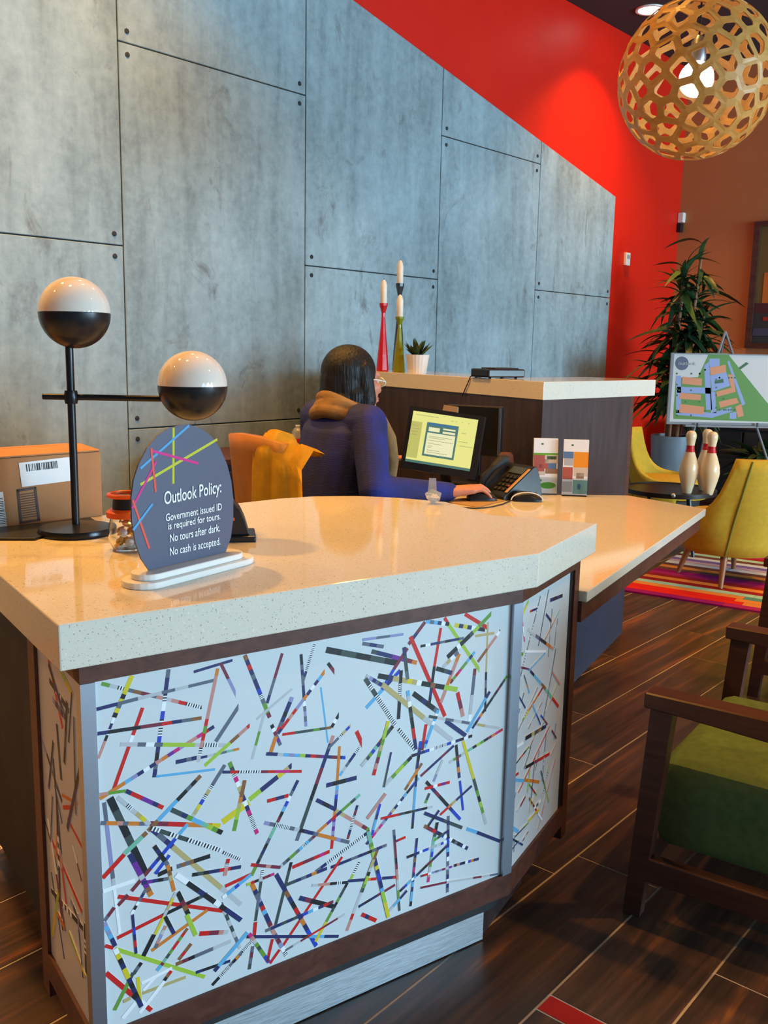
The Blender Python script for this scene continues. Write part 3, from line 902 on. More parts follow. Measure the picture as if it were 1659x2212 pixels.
# cardboard box
b0 = pz(222, 1114, T); b1 = pz(0, 1142, T); bd = (b1-b0).normalized(); bn = V((bd.y, -bd.x, 0))
if bn.y < 0: bn = -bn
bh = py(202, 975, b0.y).z-T; bl = .34; bw = .17
t = thing('cardboard_box', 'brown cardboard parcel with white shipping label on the counter behind the lamp', 'box', b0+bd*.17+bn*.08)
obj('carton', MB().prism([b0, b0+bd*bl, b0+bd*bl+bn*bw, b0+bn*bw], T, T+bh, .002), M['card'], t)
fl = MB()
fl.slab([b0+Z*(bh+.001)+bd*.002, b0+bd*bl+Z*(bh+.001), b0+bd*bl+bn*bw*.49+Z*(bh+.008), b0+bd*.002+bn*bw*.49+Z*(bh+.008)], (0, 0, 1), .003)
fl.slab([b0+bn*bw+Z*(bh+.001), b0+bd*bl+bn*bw+Z*(bh+.001), b0+bd*bl+bn*bw*.51+Z*(bh+.008), b0+bn*bw*.51+Z*(bh+.008)], (0, 0, 1), .003)
obj('flap', fl, M['card'], t)
ff = b0-bn*.0006
def onbox(x, y): return pl(x, y, ff, bn)
def quadp(px, off=.0004): return [onbox(*q)-bn*off for q in px]
lbq = obj('shipping_label', MB().slab(quadp([(40, 1000), (149, 987), (156, 1038), (47, 1052)]), -bn, .0004), M['paper'], t)
bc = MB(); rb = random.Random(5); x = 55
while x < 124:
    w = rb.choice([1, 1.6, 2.6, 3.4]); yo = (x-55)*.115
    bc.slab(quadp([(x, 1003-yo), (x+w, 1003-yo-.1), (x+w+2, 1018.5-yo), (x+2, 1018.5-yo)], .001), -bn, .0002); x += w+rb.choice([1.2, 1.8, 2.6])
obj('barcode', bc, M['ink'], lbq)
lb2 = obj('shipping_label', MB().slab(quadp([(-40, 1070), (6, 1062), (15, 1138), (-30, 1146)]), -bn, .0004), M['paper'], t)
bc = MB()
for k in range(16): bc.slab(quadp([(-20, 1079+k*3.6), (6+k*.5, 1075+k*3.6), (6+k*.5, 1075+k*3.6+rb.choice([1, 1.5, 2])), (-20, 1081+k*3.6)], .001), -bn, .0002)
obj('barcode', bc, M['ink'], lb2)
pf = MB()
M['printgrey'] = mat('grey_carton_print', (.10, .075, .07), .8)
for q in ([(36, 1057), (77, 1051), (78, 1056), (37, 1063)], [(42, 1127), (86, 1120), (87, 1125), (43, 1132)], [(36, 1058), (41, 1057), (48, 1130), (43, 1131)], [(73, 1052), (78, 1051), (87, 1124), (82, 1125)]): pf.slab(quadp(q), -bn, .0002)
for k in range(11):
    y = 1068+k*5; x = 42+k*.55; pf.slab(quadp([(x, y), (x+33, y-5), (x+33, y-3.2), (x, y+1.8)]), -bn, .0002)
obj('printed_table', pf, M['printgrey'], t)
# flat black folder beside the box
q = [pz(-60, 1165, T), pz(60, 1150, T), pz(195, 1126, T), pz(222, 1140, T), pz(150, 1166, T), pz(0, 1172, T)]
fo = centred(obj('folder', MB().prism([pz(-60, 1168, T), pz(75, 1168, T), pz(205, 1128, T), pz(195, 1122, T), pz(-60, 1150, T)], T, T+.005, .001), M['black']))
tag(fo, 'flat black folder lying on the counter between the box and the lamp base', 'folder')
# candy jar behind the sign
jc = pz(276, 1186, T)
t = thing('candy_jar', 'round glass candy jar with an orange wire handle lid beside the sign', 'jar', jc)
jr = .036
obj('glass_bowl', MB().lathe([(.0, T+.001), (.026, T+.001), (jr, T+.022), (jr-.002, T+.045), (jr-.006, T+.062), (jr-.008, T+.062), (jr-.004, T+.045), (jr-.002, T+.022), (.024, T+.004), (0, T+.004)], jc*1-Z*jc.z, 28), M['glass'], t, True)
obj('lid', MB().lathe([(0, T+.079), (.03, T+.078), (.037, T+.073), (.037, T+.063), (.031, T+.0625), (0, T+.0625)], V((jc.x, jc.y, 0)), 28), M['orange'], t, True)
obj('lid_neck', MB().lathe([(0, T+.10), (.024, T+.10), (.026, T+.079), (0, T+.079)], V((jc.x, jc.y, 0)), 20), M['black'], t, True)
rg_ = [V((jc.x+.032*math.cos(a), jc.y+.032*math.sin(a), T+.104)) for a in [2*math.pi*i/24 for i in range(25)]]
obj('lid_ring', MB().tube(rg_, .0042, 8), M['orange'], t, True)
rj = random.Random(4)
spots_ = [(.014*math.cos(a), .014*math.sin(a), z) for z in (.013, .032) for a in [k*2*math.pi/4+z*40 for k in range(4)]]+[(0, 0, .048)]
def candy(name):
    m_ = MB()
    m_.ball((0, 0, 0), .0088, (1.1, .9, .85), n=10)
    for sgn in (-1, 1): m_.loft([[(sgn*(.008+h), r*math.cos(a), r*math.sin(a)*.5) for a in [k*math.pi/3 for k in range(6)]] for h, r in ((0, .002), (.006, .006))])
    return m_
for i, (x, y, z) in enumerate(spots_):
    o = obj('wrapped_candy', candy(''), M['goldfoil' if i % 3 else 'paper'])
    o.location = (jc.x+x, jc.y+y, T+z+.002); o.rotation_euler = (rj.uniform(-.4, .4), rj.uniform(-.4, .4), rj.uniform(0, 6))
    tag(o, 'small foil wrapped candy inside the glass candy jar', 'candy', 'wrapped candies in the candy jar')
# policy sign
s0 = pz(322, 1232, T+.022); s1 = pz(488, 1192, T+.022); sd = (s1-s0).normalized(); sn = V((sd.y, -sd.x, 0))
def onsign(x, y): return pl(x, y, s0, sn)
t = thing('policy_sign', 'slate blue rounded policy sign with coloured lines in a white base', 'sign', (s0+s1)/2-Z*.022)
outl = [(322, 1232), (305, 1207), (293, 1172), (285, 1125), (284, 1075), (289, 1037), (300, 1003), (318, 968), (340, 941), (365, 925), (395, 917), (412, 918), (437, 927), (458, 944), (476, 969), (491, 1004), (500, 1040), (504, 1078), (504, 1120), (499, 1160), (488, 1192)]
plate = obj('sign_plate', MB().slab([onsign(*q) for q in outl], -sn, .003), M['slate'], t)
lines = [((353, 923), (468, 949), 'y0'), ((303, 1047), (469, 949), 'y'), ((374.5, 924), (374, 1045), 'y'), ((408, 919), (303, 1012), 'c'), ((325, 973), (428, 1001), 'm'), ((337, 997), (285, 1098), 'm'), ((326, 968), (336, 1063), 'r'), ((286, 1080), (322, 1185), 'r'), ((329, 1088), (287, 1145), 'c')]
M['sy'] = mat('sign_lime', (.50, .52, .02), .4); M['sc'] = mat('sign_cyan', (.06, .32, .60), .4); M['sm'] = mat('sign_magenta', (.62, .01, .22), .4); M['sr'] = mat('sign_coral', (.72, .08, .05), .4)
for i, (a, b, c) in enumerate(lines):
    if c == 'y0': continue
    a3, b3 = onsign(*a), onsign(*b); d = (b3-a3).normalized(); sdv = sn.cross(d)*(.0021 if c != 'y' else .0023); o3 = sn*(.0004+.00005*i)
    obj('printed_line', MB().slab([a3+sdv+o3, b3+sdv+o3, b3-sdv+o3, a3-sdv+o3], -sn, .0003), M['s'+c], plate)
def sign_text(s, px0, px1, hpx, bold=0):
    a3, b3 = onsign(*px0), onsign(*px1); d = (b3-a3); w = d.length
    bm = text_bm(s, 1.0, bold=bold, depth=.01); xs = [v.co.x for v in bm.verts]; ys = [v.co.y for v in bm.verts]
    k = w/(max(xs)-min(xs)); x0 = min(xs); h = (onsign(px0[0], px0[1]-hpx)-onsign(*px0)).length/.70
    ex = d.normalized(); ez = Z
    for v in bm.verts: v.co = a3+ex*((v.co.x-x0)*k)+ez*(v.co.y*h)+sn*(.0010+v.co.z*.02)
    obj('lettering', bm, M['paper'], plate)
sign_text('Outlook Policy:', (354, 1090), (477, 1063), 28, .008)
sign_text('Government issued ID', (357, 1126), (478, 1101), 16, .008)
sign_text('is required for tours.', (362, 1144), (475, 1121), 15, .008)
sign_text('No tours after dark.', (366, 1171), (474, 1147), 17, .008)
sign_text('No cash is accepted.', (366, 1200), (475, 1176), 17, .008)
def stadium(c, d, hl, r, n=10):
    s_ = V((-d.y, d.x, 0)); out = []
    for sg, a0_ in ((1, -math.pi/2), (-1, math.pi/2)):
        for k in range(n+1):
            a = a0_+math.pi*k/n; out.append(c+d*(sg*hl)+d*(r*math.cos(a))+s_*(r*math.sin(a)))
    return out
cc = (s0+s1)/2; cc.z = 0; hl = (s1-s0).length/2
obj('base_tier', MB().prism(stadium(cc+sd*.004, sd, hl+.012, .038), T, T+.011, .002), M['white'], t)
obj('base_tier', MB().prism(stadium(cc, sd, hl+.002, .028), T+.0111, T+.0215, .002), M['white'], t)
# black card terminal stand behind the sign
c0 = pz(530, 1172, T); c0 = c0+N1*.05
t = thing('desk_stand', 'black wedge shaped desk stand partly hidden behind the policy sign', 'stand', c0)
t.rotation_euler[2] = R(10)
obj('foot', MB().box((0, 0, .006), (.085, .09, .012), bev=.003), M['black'], t, world=False)
pr = [(-.03, .012), (.030, .012), (.022, .04), (.012, .062), (-.002, .078), (-.02, .082), (-.03, .07)]
m_ = MB(); m_.loft([[V((x, y, z)) for x, z in pr] for y in (-.032, .032)]); bmesh.ops.bevel(m_.bm, geom=m_.bm.edges[:], offset=.002, segments=1, affect='EDGES')
obj('body', m_, M['black'], t, world=False)
obj('tag', MB().box((-.005, -.0335, .045), (.012, .002, .006)), M['orange'], t, world=False)['label'] = 'small orange tag'
# crystal award
aw = pz(933, 1088, T)
t = thing('crystal_award', 'small faceted crystal star award on the counter edge', 'award', aw)
m_ = MB(); ra_ = random.Random(9)
bmesh.ops.create_icosphere(m_.bm, subdivisions=1, radius=1)
for v in m_.bm.verts:
    k = 1.0 if ra_.random() < .55 else .6; v.co = V((v.co.x*.026*k, v.co.y*.02*k, v.co.z*.019*k+.019))
    v.co.z = max(v.co.z, 0)
obj('star_base', m_, M['crystal'], t, world=False)
obj('pillar', MB().loft([[V((a*w, b*w*.6, z)) for a, b in ((1, 1), (-1, 1), (-1, -1), (1, -1))] for z, w in ((.026, .0115), (.064, .0085))]), M['crystal'], t, world=False)

# ------------------------------------------------------------------ things on the worktop
# monitor
MW = .30; mc = py(957, 953, 3.52)
nrm = V((-.36, -.90, .24)).normalized(); ex = V((.93, -.37, 0)).normalized()
def fitmon():
    cs = [(893, 889), (1034, 905), (1014, 1018), (875, 996)]
    best = None
    for yaw in range(-60, 61, 3):
        for tl in range(-5, 41, 3):
            for rl in (-6, -3, 0):
                e_ = V((math.cos(R(yaw)), math.sin(R(yaw)), 0)); n_ = V((math.sin(R(yaw))*math.cos(R(tl)), -math.cos(R(yaw))*math.cos(R(tl)), math.sin(R(tl)))); u_ = n_.cross(e_)
                e2_ = e_*math.cos(R(rl))+u_*math.sin(R(rl)); u2_ = u_*math.cos(R(rl))-e_*math.sin(R(rl))
                P_ = [pl(x, y, mc, n_)-mc for x, y in cs]
                a_ = [(p.dot(e2_), p.dot(u2_)) for p in P_]
                er = abs(a_[0][0]-a_[3][0])+abs(a_[1][0]-a_[2][0])+abs(a_[0][1]-a_[1][1])+abs(a_[2][1]-a_[3][1])+.15*abs((a_[1][0]-a_[0][0])/(a_[0][1]-a_[3][1])-1.33)+abs(rl)*.0005
                if best is None or er < best[0]: best = (er, e2_, u2_, n_, a_)
    return best
er, ex, uy, nrm, cs_ = fitmon()
x0, x1 = (cs_[0][0]+cs_[3][0])/2, (cs_[1][0]+cs_[2][0])/2; y1, y0 = (cs_[0][1]+cs_[1][1])/2, (cs_[2][1]+cs_[3][1])/2
def mp(x, y, z=0): return mc+ex*x+uy*y+nrm*z
t = thing('computer_monitor', 'black computer monitor with lit pale yellow screen facing the woman', 'monitor', (mc.x, mc.y+.05, DT))
bz = .016
def mrect(a, b, c, d, z0, th, m, nm, par): return obj(nm, MB().slab([mp(a, c, z0), mp(b, c, z0), mp(b, d, z0), mp(a, d, z0)], nrm, th), m, par)
mrect(x0-bz, x1+bz+.006, y0-bz-.012, y1+bz, -.04, .039, M['black'], 'casing', t)
scr = mrect(x0, x1, y0, y1, -.001, .001, M['screen'], 'screen', t)
W_, H_ = x1-x0, y1-y0
M['sdk'] = mat('screen_teal', (.02, .02, .02), .3, emit=(.10, .26, .22), est=.7); M['sli'] = mat('screen_pale', (.02, .02, .02), .3, emit=(.92, .90, .55), est=.9)
M['sgy'] = mat('screen_text', (.02, .02, .02), .3, emit=(.34, .36, .16), est=.8); M['sbl'] = mat('screen_bar', (.02, .02, .02), .3, emit=(.05, .20, .40), est=.8); M['ssd'] = mat('screen_side', (.02, .02, .02), .3, emit=(.62, .60, .16), est=.85)
def sr(a, b, c, d, k, m, nm): return mrect(x0+a*W_, x0+b*W_, y0+c*H_, y0+d*H_, .0001*k, .0001, m, nm, scr)
sr(0, .17, .09, .80, 1, M['ssd'], 'sidebar'); sr(0, 1, 0, .05, 1, M['sdk'], 'task_bar')
sr(.24, .73, .16, .82, 2, M['sdk'], 'dialog_frame'); sr(.27, .70, .20, .62, 3, M['sli'], 'dialog_page'); sr(.27, .70, .77, .81, 3, M['sbl'], 'dialog_title')
sr(.28, .45, .65, .73, 3, M['sli'], 'dialog_field'); sr(.50, .69, .64, .68, 3, M['sli'], 'dialog_field'); sr(.50, .69, .71, .74, 3, M['sli'], 'dialog_field')
tx = MB()
for k, (a, b, c) in enumerate([(.30, .66, .55), (.30, .55, .52), (.30, .68, .47), (.30, .52, .41), (.30, .38, .36), (.30, .36, .33), (.30, .50, .28), (.30, .62, .24), (.02, .12, .72), (.03, .13, .66), (.02, .12, .60), (.03, .11, .54), (.60, .64, .9), (.67, .69, .9), (.76, .78, .9), (.86, .88, .9), (.05, .4, .93), (.78, .98, .45), (.76, .9, .53), (.78, .85, .7)]):
    tx.slab([mp(x0+a*W_, y0+c*H_, .0004), mp(x0+b*W_, y0+c*H_, .0004), mp(x0+b*W_, y0+(c+.008)*H_, .0004), mp(x0+a*W_, y0+(c+.008)*H_, .0004)], nrm, .0001)
obj('text_lines', tx, M['sgy'], scr)['kind'] = 'stuff'
obj('stand_neck', MB().tube([mp((x0+x1)/2, y0+.03, -.045), V((mc.x+.03, mc.y+.11, DT+.012))], .02, 12), M['black'], t)
obj('stand_foot', MB().prism(stadium(V((mc.x+.03, mc.y+.10, 0)), V((1, 0, 0)), .06, .07), DT, DT+.012, .003), M['black'], t)
wc = thing('webcam', 'small tan clip-on webcam on top of the monitor', 'camera', mp(x0+.42*W_, y1+bz, -.02))
wp_ = x0+.55*W_
obj('camera_body', MB().slab([mp(wp_-.028, y1+bz+.0005, -.03), mp(wp_+.028, y1+bz+.0005, -.03), mp(wp_+.026, y1+bz+.022, -.03), mp(wp_-.026, y1+bz+.022, -.03)], nrm, .028), mat('tan_plastic', (.36, .22, .11), .5), wc)
obj('clip', MB().slab([mp(wp_-.016, y1+bz-.02, -.048), mp(wp_+.016, y1+bz-.02, -.048), mp(wp_+.016, y1+bz+.02, -.048), mp(wp_-.016, y1+bz+.02, -.048)], nrm, .006), M['black'], wc)
# second dark screen beside the monitor, seen from its edge
e0 = py(1062, 960, 3.72)
t = thing('side_monitor', 'dark switched-off monitor standing just right of the lit one', 'monitor', (e0.x-.02, e0.y+.06, DT), R(-28))
obj('casing', MB().box((-.05, 0, .22), (.24, .03, .20), bev=.004), M['black'], t, world=False)
obj('bezel', MB().box((.064, -.0165, .22), (.007, .004, .19)), M['steel'], t, world=False)
obj('stand', MB().box((-.05, .02, .07), (.05, .02, .14), bev=.003), M['black'], t, world=False)
obj('foot', MB().box((-.05, .0, .006), (.18, .13, .012), bev=.004), M['black'], t, world=False)
# desk phone
ph = pz(1092, 1074, DT); t = thing('desk_phone', 'black office desk phone with raised keypad left of the brochure holders', 'phone', V((.462, 3.50, DT)), R(32))
wed = [(-.085, 0), (.10, 0), (.10, .022), (.085, .085), (.07, .118), (.055, .118), (-.085, .016)]
m_ = MB(); m_.loft([[V((x, y, z)) for x, z in wed] for y in (-.085, .085)]); bmesh.ops.bevel(m_.bm, geom=m_.bm.edges[:], offset=.003, segments=1, affect='EDGES')
obj('body', m_, M['black'], t, world=False)
sl = math.atan2(.102, .14); rr_ = Matrix.Rotation(-sl, 3, 'Y')
def onph(u, y, h=0): return V((-.085+.8*u*.175, y, .016+u*.102))+V((-math.sin(sl)*h, 0, math.cos(sl)*h))
obj('handset', MB().tube([onph(.10, .055, .02), onph(.2, .055, .034), onph(.5, .055, .036), onph(.85, .055, .034), onph(.97, .055, .02)], [.016, .021, .013, .021, .016], 12), M['blacksoft'], t, True, world=False)
obj('display', MB().box(onph(.8, -.03, .003), (.035, .08, .004), rot=rr_), mat('lcd', (.06, .08, .09), .2), t, world=False)
for i in range(12): obj('key', MB().box(onph(.18+.13*(i//3), -.055+.022*(i % 3), .004), (.012, .014, .005), rot=rr_), M['blacksoft'], t, world=False)
st = obj('label_strip', MB().box(onph(.5, -.0795, .0035), (.135, .011, .003), rot=rr_), mat('orange_strip', (.50, .26, .06), .5), t, world=False); st['label'] = 'long orange line label strip'
obj('message_lamp', MB().box(onph(.3, -.066, .004), (.008, .006, .005), rot=rr_), M['nail'], t, world=False)
# mouse pad and the two mice
mp_ = [pz(968, 1086, DT), pz(1033, 1097, DT), pz(1092, 1082, DT), pz(1040, 1070, DT)]
o = centred(obj('mouse_pad', MB().prism(mp_, DT, DT+.003, .0008), mottled('tan_mousepad', (.36, .22, .09), (.42, .27, .12), 20, .7))); tag(o, 'thin tan mouse pad under the woman\'s hand', 'mouse pad')
def mouse(nm, label, loc, rz, m1, m2):
    t = thing(nm, label, 'mouse', loc, rz)
    pr_ = [(-.055, .004, .012), (-.045, .026, .026), (-.02, .031, .034), (.015, .030, .032), (.04, .027, .022), (.054, .016, .010)]
    m_ = MB(); m_.loft([[V((x, w*math.cos(a), .003+h*max(0, math.sin(a)))) for a in [k*math.pi/8 for k in range(9)]] for x, w, h in pr_])
    obj('shell', m_, m1, t, True, world=False)
    m_ = MB(); m_.loft([[V((x, w*1.05*math.cos(a), .001+max(0, math.sin(a))*.012)) for a in [k*math.pi/6 for k in range(7)]] for x, w, h in pr_])
    obj('base_shell', m_, m2, t, True, world=False)
    obj('scroll_wheel', MB().box((.03, 0, .028), (.014, .006, .006)), M['blacksoft'], t, world=False)
    return t
hm = pz(1043, 1082, DT)
mouse('computer_mouse', 'black computer mouse under the woman\'s right hand', (hm.x-.005, hm.y, DT+.003), R(6), M['black'], M['blacksoft'])
m2 = pz(1137, 1082, DT)
t2 = mouse('computer_mouse', 'black mouse with pale silver trim on the worktop before the brochures', (m2.x, m2.y, DT), R(-4), M['black'], M['blacksoft'])
obj('silver_trim', MB().tube([V((.057*math.cos(a), -.026, .006+.029*math.sin(a))) for a in [math.pi*k/16 for k in range(17)]], .0022, 8), mat('pale_grey_shell', (.70, .73, .73), .25), t2, True, world=False)['label'] = 'pale silver trim arc'
cdp = [pz(x, y, DT)+Z*.003 for x, y in ((1103, 1083), (1085, 1091), (1060, 1097), (1030, 1100), (1000, 1098), (975, 1094))]
obj('cable', MB().tube(cdp, .0022, 8), M['ink'], t2, True)
# brochure holders
def brochures(lab, px, dz, bands):
    p = pz(px[0], px[1], DT); q = pz(px[2], px[3], DT); d = (q-p).normalized(); n_ = V((d.y, -d.x, 0)); w = (q-p).length
    t = thing('brochure_holder', lab, 'brochure holder', (p+q)/2+Z*0)
    hz = dz; lean = -n_*.02
    def bp(u, v, o): return p+d*(w*u)+Z*(.006+hz*v)+lean*v+n_*o
    obj('base', MB().slab([p+n_*.004, q+n_*.004, q-n_*.055, p-n_*.055], (0, 0, 1), .003), M['acrylic'], t)
    obj('back_plate', MB().slab([bp(-.02, 0, -.012), bp(1.02, 0, -.012), bp(1.02, .86, -.012), bp(-.02, .86, -.012)], -n_, .0025), M['acrylic'], t)
    obj('front_lip', MB().slab([bp(-.02, 0, .006), bp(1.05, 0, .006), bp(1.05, .30, .006), bp(-.02, .30, .006)], n_, .002), M['acrylic'], t)
    for k in range(4):
        br = obj('brochure', MB().slab([bp(0, .0, -.008+.003*k), bp(1, .0, -.008+.003*k), bp(1, 1-.004*k, -.008+.003*k), bp(0, 1-.004*k, -.008+.003*k)], n_, .0022), M['paper'], t)
    for (u0, u1, v0, v1, c) in bands:
        obj('printed_block', MB().slab([bp(u0, v0, .0035), bp(u1, v0, .0035), bp(u1, v1, .0035), bp(u0, v1, .0035)], n_, .0003), c, br)
    return t, br, bp, n_
bm_ = lambda nm, c: mat('brochure_'+nm, c, .5)
G1, G2, RD, BR_, OR_, BL_, TL_, GY, TN = bm_('green', (.12, .42, .02)), bm_('dark_green', (.03, .12, .03)), bm_('red', (.42, .10, .08)), bm_('brown', (.30, .17, .10)), bm_('orange', (.85, .30, .02)), bm_('blue', (.10, .20, .40)), bm_('teal', (.20, .42, .40)), bm_('grey', (.45, .46, .48)), bm_('tan', (.62, .52, .42))
t, br, bp, n_ = brochures('acrylic holder with green banded brochure, left of the pair', (1150, 1068, 1202, 1069), .208, [
    (0, 1, .70, .735, G1), (0, .46, .40, .70, RD), (.46, 1, .55, .70, TN), (.62, .95, .45, .56, BL_), (.46, .62, .45, .62, RD), (.5, 1, .36, .45, BR_), (0, .5, .33, .40, TN), (.55, .95, .62, .68, G2), (.1, .4, .46, .53, BR_)])
m_ = MB(); c_ = [(.62+.33*math.cos(a), .145+.06*math.sin(a)) for a in [k*2*math.pi/20 for k in range(20)]]
m_.slab([bp(u, v, .0036) for u, v in c_], n_, .0003); obj('green_oval', m_, G1, br)
m_ = MB(); c_ = [(.27+.10*math.cos(a), .235+.025*math.sin(a)) for a in [k*2*math.pi/12 for k in range(12)]]
m_.slab([bp(u, v, .0036) for u, v in c_], n_, .0003); obj('leaf_emblem', m_, G1, br)
m_ = MB(); c_ = [(.35+.05*math.cos(a), .90+.016*math.sin(a)) for a in [k*2*math.pi/10 for k in range(10)]]
m_.slab([bp(u, v, .0036) for u, v in c_], n_, .0003); obj('header_emblem', m_, G2, br)
t, br, bp, n_ = brochures('acrylic holder with orange block brochure, right of the pair', (1213, 1071, 1267, 1073), .208, [
    (.42, 1, .50, .78, OR_), (0, .40, .66, .78, BL_), (.05, .40, .53, .66, GY), (0, .40, .28, .50, RD), (.45, 1, .34, .50, TN), (.55, .85, .30, .40, BR_), (.42, 1, .02, .27, TL_), (0, .40, .05, .24, GY), (.6, .75, .10, .2, BL_)])
m_ = MB(); c_ = [(.35+.05*math.cos(a), .90+.016*math.sin(a)) for a in [k*2*math.pi/10 for k in range(10)]]
m_.slab([bp(u, v, .0036) for u, v in c_], n_, .0003); obj('header_emblem', m_, G2, br)
# dark red snack bag between monitor and phone
sb = pz(1052, 1050, DT); sb = V((.47, 3.64, DT))
t = thing('paper_bag', 'crumpled dark red paper bag between the lit monitor and the phone', 'bag', sb)
m_ = MB(); m_.loft([[V((w*math.cos(a)*(1+.14*math.sin(5*a+z*60)), w*.6*math.sin(a), z)) for a in [k*2*math.pi/16 for k in range(16)]] for z, w in ((0, .035), (.05, .04), (.10, .036), (.14, .026), (.15, .02))])
obj('bag', m_, mottled('bag_paper', (.12, .04, .035), (.22, .09, .06), 18, .7), t, world=False)

# ------------------------------------------------------------------ back counter things
def on_bc(px, dep):                 # a point on the back counter top near column px, dep behind its front edge
    p = along(K0+KR*dep, KL, px, BT); return V((p.x, p.y, BT))
def candlestick(lab, px, dep, zt_, m, colname):
    p = on_bc(px, dep); h = py(px, zt_, p.y).z-BT
    t = thing('candle_holder', lab, 'candle holder', p)
    prof = [(0, 0), (.030, 0), (.032, .006), (.026, h*.25), (.016, h*.55), (.0095, h*.80), (.010, h*.86), (.017, h*.93), (.021, h*.965), (.022, h), (.012, h), (.010, h-.012), (0, h-.012)]
    obj('stem', MB().lathe(prof, n=8), m, t, world=False)
    return p, h
def candle(lab, p, zb, ztop_):
    t = thing('pillar_candle', lab, 'candle', (p.x, p.y, zb-.011))
    h = ztop_-zb+.011
    obj('wax', MB().lathe([(0, 0), (.0098, 0), (.0165, .0125), (.0165, h-.03), (.011, h-.010), (.003, h), (0, h)], n=18), M['candle'], t, True, world=False)
    obj('wick', MB().tube([(0, 0, h-.002), (.001, 0, h+.007)], .0012, 6), M['ink'], t, world=False)
p, h = candlestick('dark blue-black candle holder, tallest, behind the olive one', 860, .17, 612, M['cblack'], ''); candle('ivory candle in the tallest dark holder', p, BT+h, py(859, 562, p.y).z)
p, h = candlestick('olive green lacquered candle holder beside the potted succulent', 861, .045, 684, M['cgreen'], ''); candle('ivory candle in the olive green holder', p, BT+h, py(861, 636, p.y).z)
p, h = candlestick('red lacquered candle holder at the left', 826, .06, 655, M['cred'], ''); candle('ivory candle in the red holder', p, BT+h, py(826, 604, p.y).z)
p = on_bc(901, .07)
t = thing('potted_succulent', 'small green succulent in a ribbed white pot on the back counter', 'potted plant', p)
ph_ = py(901, 766, p.y).z-BT; pr_ = 25/FPX*p.y
m_ = MB(); n_ = 40
m_.loft([[V((r*(1+.02*(k % 2))*math.cos(2*math.pi*k/n_), r*(1+.02*(k % 2))*math.sin(2*math.pi*k/n_), z)) for k in range(n_)] for r, z in ((pr_*.76, 0), (pr_, ph_), (pr_*.92, ph_), (pr_*.9, ph_-.012))])
obj('pot', m_, M['pot'], t, world=False)
obj('soil', MB().lathe([(0, ph_-.013), (pr_*.89, ph_-.013), (pr_*.89, ph_-.006), (0, ph_-.004)], n=20), M['soil'], t, world=False)
def leafshape(m_, base, dirv, L, W, droop=.0, curl=.25, seg=4, th=.0):
    d = V(dirv).normalized(); side = d.cross(Z); side = side.normalized() if side.length > .01 else V((1, 0, 0)); rings = []
    prev = None
    for k in range(seg+1):
        u = k/seg; w = W*math.sin(math.pi*min(.98, .12+.86*u))**.8*(1 if k < seg else .15)
        c = V(base)+d*(L*u)-Z*(droop*L*u*u); n_ = side.cross(d)
        row = [m_.bm.verts.new(c-side*w/2+n_*curl*w*.3), m_.bm.verts.new(c-n_*th), m_.bm.verts.new(c+side*w/2+n_*curl*w*.3)]
        if prev:
            for i in (0, 1): m_.bm.faces.new((prev[i], prev[i+1], row[i+1], row[i]))
        prev = row
rs = random.Random(2)
for k in range(26):
    a = rs.uniform(0, 6.28); el = rs.uniform(.35, 1.35); m_ = MB()
    leafshape(m_, (pr_*.45*math.cos(a)*math.cos(el), pr_*.45*math.sin(a)*math.cos(el), ph_-.006), (math.cos(a)*math.cos(el), math.sin(a)*math.cos(el), math.sin(el)), rs.uniform(.05, .085), .026, -.1, .5, 4)
    bmesh.ops.solidify(m_.bm, geom=m_.bm.faces[:], thickness=.004)
    obj('leaf', m_, M['succ'], t, True, world=False)
p = on_bc(1075, .09)
t = thing('network_router', 'low black router box with a hanging cable on the back counter', 'router', p, la+R(90))
obj('housing', MB().box((.0, 0, .022), (.20, .13, .036), bev=.006), M['black'], t, world=False)
obj('lid', MB().box((-.01, 0, .0425), (.13, .10, .005), bev=.002), M['blacksoft'], t, world=False)
for x, y in ((-.07, .05), (.07, .05), (-.07, -.05), (.07, -.05)): obj('foot', MB().box((x, y, .002), (.02, .02, .004)), M['black'], t, world=False)
fe = lambda px, o, z: along(K0, KL, px, BT)-KR*o*0+V((0, 0, z-BT))
cb = [p+Z*.02-KR*.06, on_bc(1026, .02)+Z*.012, on_bc(1016, -.004)+Z*.003, on_bc(1012, -.006)-Z*.02, on_bc(1006, -.006)-Z*.05, on_bc(1000, -.006)-Z*.085]
obj('cable', MB().tube(cb, .0024, 8), M['ink'], t, True)

# ------------------------------------------------------------------ the seated woman and her chair
PO = V((-.20, 3.42, 0)); PA = R(38); PF = V((math.cos(PA), math.sin(PA), 0)); PLF = V((-math.sin(PA), math.cos(PA), 0))
def pp_(x, y, z): return PO+PF*x+PLF*y+Z*z
person = thing('person', 'seated person in navy sweater and mustard scarf, dark hair and glasses, hand on mouse', 'person', PO, PA)
wr = pz(968, 1060, DT+.032); wr = V((wr.x, 3.36, DT+.034)); HD = V((.97, .22, 0)).normalized(); HS = V((-HD.y, HD.x, 0))
shR, shL = pp_(.05, -.165, .985), pp_(.05, .165, .985)
elR = V((-.035, 3.19, .765)); elL = pp_(.10, .25, .76); wrL = pp_(.29, .10, .80)
def arm(m_, g):
    m_.cap(shR, elR, .055+g, .044+g); m_.cap(elR, wr-HD*.0, .044+g, .026+g*.8)
    m_.cap(shL, elL, .055+g, .044+g); m_.cap(elL, wrL, .044+g, .026+g*.8)
